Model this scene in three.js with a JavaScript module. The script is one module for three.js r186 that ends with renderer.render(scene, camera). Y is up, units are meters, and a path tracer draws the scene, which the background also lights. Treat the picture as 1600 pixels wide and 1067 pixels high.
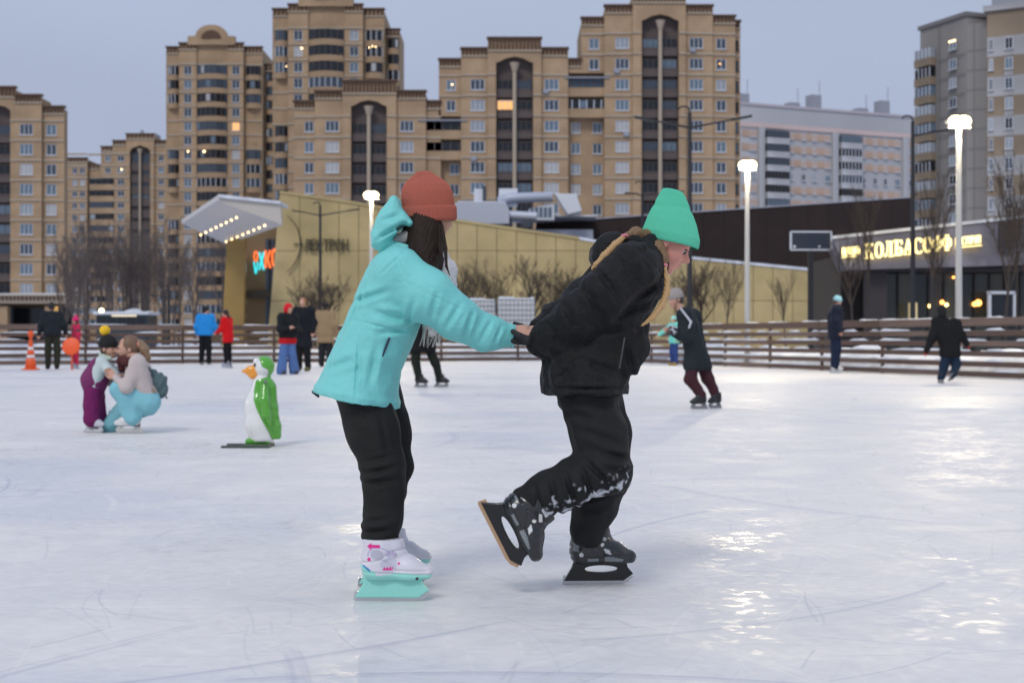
import * as THREE from 'three';
import { mergeGeometries, mergeVertices } from 'three/addons/utils/BufferGeometryUtils.js';
import { ImprovedNoise } from 'three/addons/math/ImprovedNoise.js';
import { FontLoader } from 'three/addons/loaders/FontLoader.js';
import { TextGeometry } from 'three/addons/geometries/TextGeometry.js';
import { RoundedBoxGeometry } from 'three/addons/geometries/RoundedBoxGeometry.js';

// ---------- camera, sky, sun, exposure ----------
const FPX = 2222, HZ = 528, EYE = 0.84;      // focal length and horizon in pixels of the photograph, eye height in metres
const scene = new THREE.Scene();
const camera = new THREE.PerspectiveCamera(2 * Math.atan(533.5 / FPX) * 180 / Math.PI, 1600 / 1067, 0.1, 2500);
camera.position.set(0, EYE, 0); camera.lookAt(0, EYE, -10);
camera.setViewOffset(1600, 1067, 0, 533.5 - HZ, 1600, 1067);
camera.focus = 4.72; camera.userData.fStop = 4.8;
{
  const W = 256, Hh = 128, data = new Float32Array(W * Hh * 4), pn = new ImprovedNoise();
  for (let j = 0; j < Hh; j++) for (let i = 0; i < W; i++) {
    const el = (j + .5) / Hh * Math.PI - Math.PI / 2, az = (i + .5) / W * Math.PI * 2, s = Math.max(0, Math.sin(el));
    const c = Math.cos(el), nx = Math.cos(az) * c, nz = Math.sin(az) * c;
    const n = pn.noise(nx * 3, s * 9, nz * 3) * .5 + pn.noise(nx * 7 + 4, s * 22, nz * 7) * .3;   // faint layered cloud
    const L = (0.92 + 0.42 * s) * (1 + 0.16 * n), k = j * W * 4 + i * 4;
    data[k] = .352 * L; data[k + 1] = .405 * L; data[k + 2] = .535 * L; data[k + 3] = 1;
  }
  const sky = new THREE.DataTexture(data, W, Hh, THREE.RGBAFormat, THREE.FloatType);
  sky.mapping = THREE.EquirectangularReflectionMapping; sky.magFilter = sky.minFilter = THREE.LinearFilter; sky.needsUpdate = true;
  scene.background = sky; scene.environment = sky;
}
const sun = new THREE.DirectionalLight(new THREE.Color(1, .96, .9), 1.0);
sun.position.set(-9, 26, 16); sun.target.position.set(0, 0, -8); sun.shadow.radius = 28; sun.castShadow = true;
sun.shadow.mapSize.set(2048, 2048);
Object.assign(sun.shadow.camera, { left: -45, right: 45, top: 45, bottom: -45, near: 1, far: 160 });
scene.add(sun, sun.target);
const renderer = new THREE.WebGLRenderer({ antialias: true });
renderer.toneMapping = THREE.LinearToneMapping; renderer.toneMappingExposure = 1.2;
renderer.shadowMap.enabled = true; renderer.shadowMap.type = THREE.PCFSoftShadowMap;

// ---------- helpers ----------
let seed = 7;
const rnd = () => { seed = (seed + 0x6D2B79F5) | 0; let t = Math.imul(seed ^ (seed >>> 15), 1 | seed); t = (t + Math.imul(t ^ (t >>> 7), 61 | t)) ^ t; return ((t ^ (t >>> 14)) >>> 0) / 4294967296; };
const rr = (a, b) => a + (b - a) * rnd(), pick = a => a[Math.floor(rnd() * a.length)];
const V = (x, y, z) => new THREE.Vector3(x, y, z);
const at = (px, py, d) => V((px - 800) * d / FPX, EYE + (HZ - py) * d / FPX, -d);   // pixel and distance to a point
const groundD = py => EYE * FPX / (py - HZ);
const lerp = (a, b, t) => a + (b - a) * t, clamp = (x, a, b) => Math.min(b, Math.max(a, x));
const smooth = (a, b, x) => { const t = clamp((x - a) / (b - a), 0, 1); return t * t * (3 - 2 * t); };
const taken = {};
function numbered(n) { const k = taken[n] = (taken[n] ?? -1) + 1; return k ? n + '_' + String(k).padStart(3, '0') : n; }
function thing(name, label, category, pos = [0, 0, 0], group, turn = 0) {
  const o = new THREE.Group(); o.name = numbered(name); o.position.set(...(pos.isVector3 ? pos.toArray() : pos)); o.rotation.y = turn;
  o.userData = { label, category }; if (group) o.userData.group = group; scene.add(o); return o;
}
function part(name, geo, mat, parent) {
  const m = new THREE.Mesh(geo, mat); m.name = name; m.castShadow = m.receiveShadow = true; parent.add(m); return m;
}
function setting(name, geo, mat, label) { const m = part(name, geo, mat, scene); m.userData = { kind: 'structure', label, category: name.split('_').pop() }; return m; }
function copyOf(o, label) {
  const c = o.clone(); const base = o.name.replace(/_\d{3}$/, ''); c.name = numbered(base); c.userData = { ...o.userData }; if (label) c.userData.label = label; scene.add(c); return c;
}
const plain = g => { const q = g.index ? g.toNonIndexed() : g; for (const k of Object.keys(q.attributes)) if (!['position', 'normal', 'uv'].includes(k)) q.deleteAttribute(k); return q; };
const merge = list => mergeGeometries(list.map(plain));
const boxG = (cx, cy, cz, w, h, d) => { const g = new THREE.BoxGeometry(w, h, d); g.translate(cx, cy, cz); return g; };
const boxes = list => merge(list.map(b => boxG(...b)));
function rod(a, b, r1, r2 = r1, n = 8, open = false) {                 // a tapered round bar from a to b
  const d = b.clone().sub(a), g = new THREE.CylinderGeometry(r2, r1, d.length(), n, 1, open);
  g.applyQuaternion(new THREE.Quaternion().setFromUnitVectors(V(0, 1, 0), d.normalize())); const m = a.clone().add(b).multiplyScalar(.5); g.translate(m.x, m.y, m.z); return g;
}
function polyG(pts, depth, bevel = 0, holes = []) {                     // outline in metres, extruded along +z
  const s = new THREE.Shape(pts.map(p => new THREE.Vector2(p[0], p[1])));
  for (const h of holes) s.holes.push(new THREE.Path(h.map(p => new THREE.Vector2(p[0], p[1]))));
  return new THREE.ExtrudeGeometry(s, { depth, bevelEnabled: bevel > 0, bevelSize: bevel, bevelThickness: bevel, bevelOffset: -bevel, bevelSegments: 2, curveSegments: 10 });
}
function triSoup(quads) {                                               // flat faces from corner lists
  const pos = [], uv = [];
  for (const q of quads) for (let i = 1; i + 1 < q.length; i++) for (const p of [q[0], q[i], q[i + 1]]) { pos.push(p.x, p.y, p.z); uv.push(p.x, p.y); }
  const g = new THREE.BufferGeometry(); g.setAttribute('position', new THREE.Float32BufferAttribute(pos, 3)); g.setAttribute('uv', new THREE.Float32BufferAttribute(uv, 2)); g.computeVertexNormals(); return g;
}
function prism(front, back) {                                           // closed solid between two matching outlines
  const n = front.length, q = [front, back.slice().reverse()];
  for (let i = 0; i < n; i++) { const j = (i + 1) % n; q.push([front[j], front[i], back[i], back[j]]); } return triSoup(q);
}
// tileable noise
const latt = (() => { const a = new Float32Array(65536); let s = 99; for (let i = 0; i < a.length; i++) { s = (Math.imul(s, 1664525) + 1013904223) >>> 0; a[i] = s / 4294967296; } return a; })();
const hash2 = (x, y, k) => latt[(x * 131 + y * 7919 + k * 1031) & 65535];
function vnoise(x, y, per, k) {
  const xi = Math.floor(x), yi = Math.floor(y), fx = x - xi, fy = y - yi, u = fx * fx * (3 - 2 * fx), v = fy * fy * (3 - 2 * fy), m = t => ((t % per) + per) % per;
  return lerp(lerp(hash2(m(xi), m(yi), k), hash2(m(xi + 1), m(yi), k), u), lerp(hash2(m(xi), m(yi + 1), k), hash2(m(xi + 1), m(yi + 1), k), u), v);
}
function fbm(u, v, per, oct, k) { let s = 0, a = .5, p = per, t = 0; for (let i = 0; i < oct; i++) { s += a * vnoise(u * p, v * p, p, k + i); t += a; a *= .5; p *= 2; } return s / t; }
function tex(size, fn, srgb = true, rep = [1, 1]) {
  const d = new Uint8Array(size * size * 4);
  for (let j = 0; j < size; j++) for (let i = 0; i < size; i++) { const c = fn(i / size, j / size), k = (j * size + i) * 4; if (Array.isArray(c)) { d[k] = clamp(c[0], 0, 1) * 255; d[k + 1] = clamp(c[1], 0, 1) * 255; d[k + 2] = clamp(c[2], 0, 1) * 255; } else d[k] = d[k + 1] = d[k + 2] = clamp(c, 0, 1) * 255; d[k + 3] = 255; }
  const t = new THREE.DataTexture(d, size, size, THREE.RGBAFormat); t.wrapS = t.wrapT = THREE.RepeatWrapping; t.magFilter = THREE.LinearFilter; t.minFilter = THREE.LinearMipmapLinearFilter; t.generateMipmaps = true;
  if (srgb) t.colorSpace = THREE.SRGBColorSpace; t.repeat.set(...rep); t.needsUpdate = true; return t;
}
const withRep = (t, x, y) => { const c = t.clone(); c.repeat.set(x, y); c.needsUpdate = true; return c; };
const col = c => Array.isArray(c) ? new THREE.Color().setRGB(...c) : new THREE.Color(c);
const mat = (c, rough = .8, o = {}) => { const m = new (o.clearcoat !== undefined || o.sheen !== undefined || o.transmission !== undefined || o.specularIntensity !== undefined ? THREE.MeshPhysicalMaterial : THREE.MeshStandardMaterial)({ color: col(c), roughness: rough, ...o }); m.side = THREE.DoubleSide; return m; };
const mottle = tex(256, (u, v) => .80 + .2 * fbm(u, v, 6, 5, 3));
const mottleB = withRep(mottle, .09, .09), grainN = tex(256, (u, v) => fbm(u, v, 32, 3, 31), false);
const grime = tex(512, (u, v) => { const s = fbm(u, v * .5, 10, 5, 9), r = fbm(u * 3, v * .25, 8, 4, 17); return .72 + .28 * smooth(.25, .6, .6 * s + .4 * r); }, true, [.05, .05]);
const glow = (c, k, base = [.05, .05, .05]) => { const m = mat(base, .5); m.emissive = col(c); m.emissiveIntensity = k; return m; };
// ---------- ground, ice, fence, snow ----------
const BACK = [V(-30, 0, -36.4), V(3, 0, -53.6)], SIDE = [V(3, 0, -53.6), V(20.2, 0, 6)];
{
  const snowTex = tex(512, (u, v) => { const n = fbm(u, v, 8, 5, 41), t = fbm(u, v, 30, 3, 47); const k = .86 + .12 * n - .2 * smooth(.6, .72, t) * smooth(.45, .6, n); return [k, k, k * 1.01]; });
  const g = new THREE.PlaneGeometry(1800, 1800, 1, 1); g.rotateX(-Math.PI / 2); g.translate(0, -.02, -500);
  const p = g.attributes.position, uv = []; for (let i = 0; i < p.count; i++) uv.push(p.getX(i) / 12, p.getZ(i) / 12); g.setAttribute('uv', new THREE.Float32BufferAttribute(uv, 2));
  setting('ground', g, mat([.66, .69, .76], .95, { map: snowTex, bumpMap: snowTex, bumpScale: .08 }), 'trodden grey white snow covering the square beyond the rink');

  // the ice: blade cuts, scraped snow and bluer wet patches
  const N = 2048, TILE = 9, cv = document.createElement('canvas'); cv.width = cv.height = N; const cx = cv.getContext('2d');
  const base = cx.createImageData(N, N);
  for (let j = 0; j < N; j++) for (let i = 0; i < N; i++) {
    const u = i / N, v = j / N, a = fbm(u, v, 3, 4, 60), b = fbm(u, v, 24, 4, 66), c = vnoise(u * 300, v * 300, 300, 71);
    const wet = smooth(.52, .66, a), sn = smooth(.5, .66, b) * .5; let k = (j * N + i) * 4;
    const r = 226 - 13 * wet + 13 * sn + 8 * (c - .5), gg = 229 - 9 * wet + 11 * sn + 8 * (c - .5), bb = 236 - 4 * wet + 8 * sn + 7 * (c - .5);
    base.data[k] = r; base.data[k + 1] = gg; base.data[k + 2] = bb; base.data[k + 3] = 255;
  }
  cx.putImageData(base, 0, 0);
  const stroke = (x, y, r, a0, a1, w, style) => { cx.lineWidth = w; cx.strokeStyle = style; for (const ox of [-N, 0, N]) for (const oy of [-N, 0, N]) { if (x + ox + r < -4 || x + ox - r > N + 4 || y + oy + r < -4 || y + oy - r > N + 4) continue; cx.beginPath(); cx.arc(x + ox, y + oy, r, a0, a1); cx.stroke(); } };
  for (let i = 0; i < 900; i++) {
    const r = Math.exp(rr(5.8, 8.6)), a0 = rr(0, 6.28), len = rr(60, 420) / r, lite = rnd() < .62, al = rr(.05, .19);
    stroke(rr(0, N), rr(0, N), Math.min(r, N * .95), a0, a0 + len, rr(.8, 2.6), lite ? `rgba(250,252,255,${al})` : `rgba(150,160,184,${al * .7})`);
  }
  for (let i = 0; i < 3600; i++) { const r = Math.exp(rr(5, 8)), a0 = rr(0, 6.28), lite = rnd() < .55; stroke(rr(0, N), rr(0, N), Math.min(r, N * .95), a0, a0 + rr(20, 150) / r, rr(.7, 1.7), lite ? `rgba(252,253,255,${rr(.1, .4)})` : `rgba(148,158,182,${rr(.08, .3)})`); }
  for (let i = 0; i < 70; i++) {   // wide scraped arcs of loose snow
    const r = rr(200, 1700), a0 = rr(0, 6.28), len = rr(120, 520) / r, x = rr(0, N), y = rr(0, N), lite = rnd() < .65;
    for (let k = 0; k < 7; k++) stroke(x, y, Math.min(r + rr(-7, 7), N * .95), a0 + rr(-.02, .02), a0 + len + rr(-.04, .04), rr(1, 4), lite ? `rgba(252,253,255,.12)` : `rgba(138,150,186,.10)`);
  }
  const iceMap = new THREE.CanvasTexture(cv); iceMap.wrapS = iceMap.wrapT = THREE.RepeatWrapping; iceMap.colorSpace = THREE.SRGBColorSpace; iceMap.repeat.set(1 / TILE, 1 / TILE);
  const iceRough = tex(2048, (u, v) => { const a = fbm(u, v, 3, 4, 60), b = fbm(u, v, 40, 4, 90), c = fbm(u, v, 220, 2, 95); return .66 - .12 * smooth(.5, .66, a) - .12 * smooth(.45, .7, b) - .15 * smooth(.6, .7, c) * smooth(.36, .5, a); }, false, [1 / TILE, 1 / TILE]);
  const iceBump = tex(1024, (u, v) => .6 * fbm(u, v, 14, 5, 80) + .4 * fbm(u, v, 90, 3, 85), false, [1 / TILE, 1 / TILE]);
  const pts = [[-19.5, 16], [24, 16], [SIDE[1].x + .02, SIDE[1].z], [SIDE[0].x, SIDE[0].z], [BACK[0].x, BACK[0].z], [-19.5, -26]];
  const sh = new THREE.Shape(pts.map(q => new THREE.Vector2(q[0], -q[1]))), ig = new THREE.ShapeGeometry(sh); ig.rotateX(-Math.PI / 2);
  setting('ice', ig, mat([.92, .87, .80], 1, { map: iceMap, roughnessMap: iceRough, bumpMap: iceBump, bumpScale: .006 }), 'scratched pale blue white skating rink ice');
}
const M = {
  wood: mat([.165, .108, .085], .75, { map: tex(256, (u, v) => { const g = fbm(u * .6, v, 20, 4, 12), s = fbm(u, v * 8 % 1, 8, 4, 14); return [.62 + .38 * g, .6 + .36 * g, .58 + .36 * s]; }, true, [.5, 2]) }),
  wood2: mat([.2, .135, .108], .8, { map: mottle }), snow: mat([.86, .88, .93], .9, { map: withRep(mottle, .6, .6) }),
  black: mat([.014, .014, .016], .45), iron: mat([.03, .03, .033], .5, { metalness: .3 }), whitePole: mat([.5, .49, .46], .4, { metalness: .1 }),
};
function snowStrip(len, w, h, k) {                                      // lumpy ridge of snow along x
  const n = Math.max(10, Math.round(len / .09)), m = 5, pos = [], idx = [];
  for (let i = 0; i <= n; i++) { const t = i / n, u = t * len, gap = smooth(.36, .5, vnoise(u * 1.6 + k * 7.3, k, 512, 5)), hh = h * (.25 + .85 * vnoise(u * 3.7, k + .5, 512, 8)) * gap * Math.min(1, t * 20, (1 - t) * 20);
    for (let j = 0; j <= m; j++) { const a = j / m * Math.PI; pos.push(u - len / 2, Math.sin(a) * hh + .001 * (j % m ? 1 : 0), -Math.cos(a) * w / 2 * (.5 + .5 * gap)); } }
  for (let i = 0; i < n; i++) for (let j = 0; j < m; j++) { const a = i * (m + 1) + j, b = a + m + 1; idx.push(a, a + 1, b, b, a + 1, b + 1); }
  const g = new THREE.BufferGeometry(); g.setAttribute('position', new THREE.Float32BufferAttribute(pos, 3)); g.setIndex(idx); g.computeVertexNormals();
  const uv = []; for (let i = 0; i < pos.length; i += 3) uv.push(pos[i], pos[i + 2]); g.setAttribute('uv', new THREE.Float32BufferAttribute(uv, 2)); return g;
}
function fence(A, B, label) {
  const dir = B.clone().sub(A), L = dir.length(); dir.normalize();
  const t = thing('rink_fence', label, 'fence', A, 'brown board fences round the ice', Math.atan2(-dir.z, dir.x));
  const seg = 3, n = Math.round(L / seg), rails = [[.0, .12], [.215, .115], [.43, .115], [.645, .115], [.86, .12], [1.075, .17]];
  const bg = [[], []]; for (const k of [0, 1]) for (const h of [.115, .17]) { const g = new RoundedBoxGeometry(L / n - .025, h, .045, 1, .008); bg[k][h > .15 ? 1 : 0] = g; }
  const snows = []; for (let k = 0; k < 7; k++) snows.push(snowStrip(L / n - .03, .07, .065, k));
  for (let i = 0; i < n; i++) {
    const x = (i + .5) * L / n;
    for (const [y, h] of rails) {
      const b = part('board', bg[0][h > .15 ? 1 : 0], rnd() < .7 ? M.wood : M.wood2, t); b.position.set(x, y + h / 2 + .02, rr(-.006, .006)); b.rotation.z = rr(-.003, .003);
      const s = part('snow_cap', pick(snows), M.snow, t); s.position.set(x, y + h + .018, .004); if (y > 1) s.scale.y = .45; s.userData.kind = 'stuff';
    }
  }
  for (let i = 0; i <= n; i++) { const p = part('post', boxG(0, .6, 0, .07, 1.2, .06), M.wood, t); p.position.set(i * L / n, 0, -.075); }
}
fence(BACK[0], BACK[1], 'long brown board fence across the far end of the ice');
fence(SIDE[0], SIDE[1], 'brown board fence along the side of the ice by the yellow lit restaurant');
function snowBank(A, B, h, w, off, label) {                             // shovelled snow heaped behind the boards
  const dir = B.clone().sub(A), L = dir.length(), n = Math.round(L / .35), m = 8; dir.normalize(); const nrm = V(-dir.z, 0, dir.x).multiplyScalar(-1); if (nrm.z > 0 && Math.abs(nrm.z) > Math.abs(nrm.x)) nrm.negate(); if (Math.abs(nrm.x) > Math.abs(nrm.z) && nrm.x < 0) nrm.negate();
  const pos = [], uv = [], idx = [];
  for (let i = 0; i <= n; i++) for (let j = 0; j <= m; j++) {
    const u = i / n * L, a = j / m, hh = h * (.55 + .6 * vnoise(u * .5, off, 512, 21)) * Math.pow(Math.sin(a * Math.PI), .7) * (.8 + .4 * vnoise(u * 2.2, j * .9, 512, 22));
    const p = A.clone().addScaledVector(dir, u).addScaledVector(nrm, off + a * w); pos.push(p.x, hh - .03, p.z); uv.push(u, a * w);
  }
  for (let i = 0; i < n; i++) for (let j = 0; j < m; j++) { const a = i * (m + 1) + j, b = a + m + 1; idx.push(a, b, a + 1, a + 1, b, b + 1); }
  const g = new THREE.BufferGeometry(); g.setAttribute('position', new THREE.Float32BufferAttribute(pos, 3)); g.setAttribute('uv', new THREE.Float32BufferAttribute(uv, 2)); g.setIndex(idx); g.computeVertexNormals();
  const s = part(numbered('snow_bank'), g, M.snow, scene); s.userData = { kind: 'stuff', label, category: 'snow' };
}
snowBank(BACK[0], BACK[1], .72, 2.2, .35, 'shovelled snow heaped behind the far board fence');
snowBank(SIDE[0], SIDE[1], .7, 2.0, .35, 'shovelled snow heaped behind the side board fence');
// ---------- apartment buildings ----------
const brick = mat([.51, .345, .205], .9, { map: mottleB }), brick2 = mat([.45, .315, .19], .9, { map: mottleB }), cream = mat([.56, .45, .33], .85, { map: mottleB }), crownB = mat([.15, .085, .055], .9, { map: mottleB });
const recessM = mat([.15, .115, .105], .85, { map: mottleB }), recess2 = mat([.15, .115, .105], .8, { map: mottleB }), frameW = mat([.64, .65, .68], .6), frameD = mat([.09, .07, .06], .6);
const glassA = mat([.055, .075, .1], .08), glassB = mat([.13, .18, .23], .1), glassC = mat([.3, .33, .36], .25), glassD = mat([.42, .42, .42], .5), glassDark = mat([.014, .016, .02], .08);
const panes = [glassA, glassA, glassA, glassB, glassB, glassC, glassD];
const warm = glow([1, .5, .16], .95), warmS = glow([1, .68, .32], 6), warmO = glow([1, .42, .1], 4), roofM = mat([.32, .33, .37], .9);
const wCache = {};
function windowGeo(w, h, n) {
  const k = [w.toFixed(1), h.toFixed(1), n].join(); if (wCache[k]) return wCache[k];
  const f = .09, L = [[0, h / 2 - f / 2, 0, w, f, .08], [0, -h / 2 + f / 2, 0, w, f, .08], [-w / 2 + f / 2, 0, 0, f, h - 2 * f, .08], [w / 2 - f / 2, 0, 0, f, h - 2 * f, .08], [0, -h / 2 - .05, .12, w + .2, .08, .3]];
  for (let i = 1; i < n; i++) L.push([-w / 2 + w * i / n, 0, 0, f * .9, h - 2 * f, .07]);
  return wCache[k] = { frame: boxes(L), pane: new THREE.PlaneGeometry(w - .1, h - .1) };
}
class Block {                                                           // a building laid out by pixels on the plane at its distance
  constructor(name, label, d, cx, group) { this.d = d; this.gx = (cx - 800) * d / FPX; this.g = thing(name, label, 'building', [this.gx, 0, -d], group); this.core = []; this.trim = []; this.crown = []; this.crown2 = []; }
  x(px) { return (px - 800) * this.d / FPX - this.gx; } y(py) { return EYE + (HZ - py) * this.d / FPX; } m(p) { return p * this.d / FPX; }
  window(px, py, wp, hp, z, n = 2, o = {}) {
    const w = Math.round(this.m(wp) * 10) / 10, h = Math.round(this.m(hp) * 10) / 10, q = windowGeo(w, h, n);
    const f = part('window', q.frame, o.dark ? frameD : frameW, this.g); f.position.set(this.x(px), this.y(py), z - .12);
    const p = part('pane', q.pane, o.lit ? warm : o.dark ? pick([glassDark, glassA, glassDark, glassB]) : pick(panes), f); p.position.z = -.02;
    if (o.bulb) { const b = part('lamp_bulb', new THREE.SphereGeometry(this.m(1.1), 8, 6), o.bulb === 2 ? warmO : warmS, f); b.position.set(this.m(o.bx ?? 2), this.m(1), .1); }
    return f;
  }
  section({ x0, x1, top, bot = 545, z = 0, wins = [], bands = [], h = 17, m = brick, crown = 10, hole = null, depth = 13 }) {
    const X0 = this.x(x0), X1 = this.x(x1), Y0 = Math.max(0, this.y(bot)), Y1 = this.y(top), holes = [];
    for (const w of wins) for (const y of w.ys) { const W = Math.round(this.m(w.w) * 10) / 20, Hh = Math.round(this.m(w.h ?? h) * 10) / 20, c = this.x(w.x), e = this.y(y); if (c - W > X0 + .05 && c + W < X1 - .05 && e + Hh < Y1 && e - Hh > Y0) holes.push([[c - W, e - Hh], [c + W, e - Hh], [c + W, e + Hh], [c - W, e + Hh]]); this.window(w.x, y, w.w, w.h ?? h, z, w.n ?? 2, w.o?.[y] ?? w.all ?? {}); }
    if (hole) holes.push(hole.map(p => [this.x(p[0]), Math.max(.3, this.y(p[1]))]));
    const g = polyG([[X0, Y0], [X1, Y0], [X1, Y1], [X0, Y1]], .35, 0, holes); g.translate(0, 0, z - .35); part('wall', g, m, this.g);
    this.core.push([(X0 + X1) / 2, (Y0 + Y1) / 2 - .1, z - (hole ? 2.2 : .4) - depth / 2, X1 - X0 - .06, Y1 - Y0 - .3, depth]); if (hole) for (const s of [0, 1]) { const a = s ? this.x(hole[1][0]) : X0, b = s ? X1 : this.x(hole[0][0]); this.core.push([(a + b) / 2, (Y0 + Y1) / 2 - .1, z - 1.3, b - a - .06, Y1 - Y0 - .3, 1.8]); }
    for (const b of bands) { if (!hole || b < hole[2][1]) this.trim.push([(X0 + X1) / 2, this.y(b), z + .05, X1 - X0 + .04, this.m(3), .24]); else { const a = this.x(hole[0][0]), c = this.x(hole[1][0]); this.trim.push([(X0 + a) / 2, this.y(b), z + .05, a - X0, this.m(3), .24], [(X1 + c) / 2, this.y(b), z + .05, X1 - c, this.m(3), .24]); } }
    if (crown) {
      const n = Math.max(3, Math.round((x1 - x0) / 6)), hh = this.m(crown);
      for (let i = 0; i < n; i++) this.crown.push([lerp(X0, X1, (i + .5) / n), Y1 - hh / 2, z + .12, (X1 - X0) / n * .5, hh * .86, .3]);
      this.crown2.push([(X0 + X1) / 2, Y1 + .14, z - .1, X1 - X0 + .25, .28, 1.0]); this.trim.push([(X0 + X1) / 2, Y1 - hh, z + .06, X1 - X0 + .06, this.m(3), .3]);
    }
  }
  recess({ x0, x1, top, bot = 545, z = 0, rows, colx, lit = [] }) {      // dark loggia shaft with a pale column in front
    const X0 = this.x(x0), X1 = this.x(x1), Y0 = Math.max(0, this.y(bot)), Y1 = this.y(top), xm = this.x(colx);
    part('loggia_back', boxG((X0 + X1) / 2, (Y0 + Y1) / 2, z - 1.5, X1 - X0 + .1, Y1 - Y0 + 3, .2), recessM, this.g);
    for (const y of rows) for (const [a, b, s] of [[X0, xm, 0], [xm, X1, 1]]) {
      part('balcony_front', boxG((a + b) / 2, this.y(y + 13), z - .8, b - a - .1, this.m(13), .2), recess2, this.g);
      const l = lit.find(q => q[0] === y && q[1] === s), f = this.window((((a + b) / 2 + this.gx) * FPX / this.d) + 800, y, (b - a) / this.d * FPX - 3, 17, z - .85, 3, { dark: !l, lit: !!l });
    }
    part('column', merge([new THREE.CylinderGeometry(.27, .3, Y1 - Y0 - 1.6, 12).translate(xm, (Y0 + Y1) / 2 - .8, z), new THREE.CylinderGeometry(.7, .3, 1.3, 12).translate(xm, Y1 - 1.2, z)]), cream, this.g);
  }
  balcony({ x0, x1, y, z = 0, hp = 14, par = 14, curve = 0, n = 5, dark = true, snowy = false }) { // one glazed balcony, flat or bowed
    const X0 = this.x(x0), X1 = this.x(x1), Y = this.y(y), gh = this.m(hp), ph = this.m(par), w = X1 - X0;
    const arc = (r, yy, h, t) => { const pts = [], K = 10; for (let i = 0; i <= K; i++) { const s = i / K * 2 - 1; pts.push([s * w / 2, curve * (1 - s * s) + r]); } pts.push([w / 2, -.3], [-w / 2, -.3]); const g = polyG(pts, h); g.rotateX(-Math.PI / 2); g.scale(1, 1, -1); const q = g.index ? g : g; const idx = q.attributes.position; g.computeVertexNormals(); g.translate((X0 + X1) / 2, yy, z); return g; };
    const b = part('balcony', arc(.12, Y - gh / 2 - ph, ph, 0), brick, this.g);
    part('glazing', arc(0, Y - gh / 2, gh, 0), pick([glassDark, glassDark, glassA]), b);
    const bars = []; for (let i = 0; i <= n; i++) { const s = i / n * 2 - 1; bars.push([(X0 + X1) / 2 + s * w / 2, Y, z + curve * (1 - s * s) + .03, .12, gh, .12]); } part('mullion', boxes(bars), pick([frameD, frameD, frameW]), b).userData.kind = 'stuff';
    if (rnd() < .4) { const s = Math.floor(rr(0, n)); const s0 = (s + .5) / n * 2 - 1; const c = part('curtain', boxG((X0 + X1) / 2 + s0 * w / 2, Y, z + curve * (1 - s0 * s0) + .02, w / n * .8, gh * .8, .03), pick([glassC, glassD, glassB]), b); }
    if (snowy) part('snow_cap', boxG((X0 + X1) / 2, Y + gh / 2 + .08, z + .3, w + .2, .16, curve + .9), roofM, b);
  }
  done(coreM = brick2) {
    for (const c of this.core) part('side_wall', boxG(...c), coreM, this.g);
    for (const c of this.trim) part('string_course', boxG(...c), cream, this.g);
    if (this.crown.length) { for (const c of this.crown2) part('parapet', boxG(...c), crownB, this.g); part('parapet_brackets', boxes(this.crown), crownB, this.g).userData.kind = 'stuff'; }
    return this.g;
  }
}
const rows = (a, s, n) => Array.from({ length: n }, (_, i) => Math.round((a + s * i) * 10) / 10);
const bandsOf = (a, s, n) => rows(a + s / 2 + 1, s, n);
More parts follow.
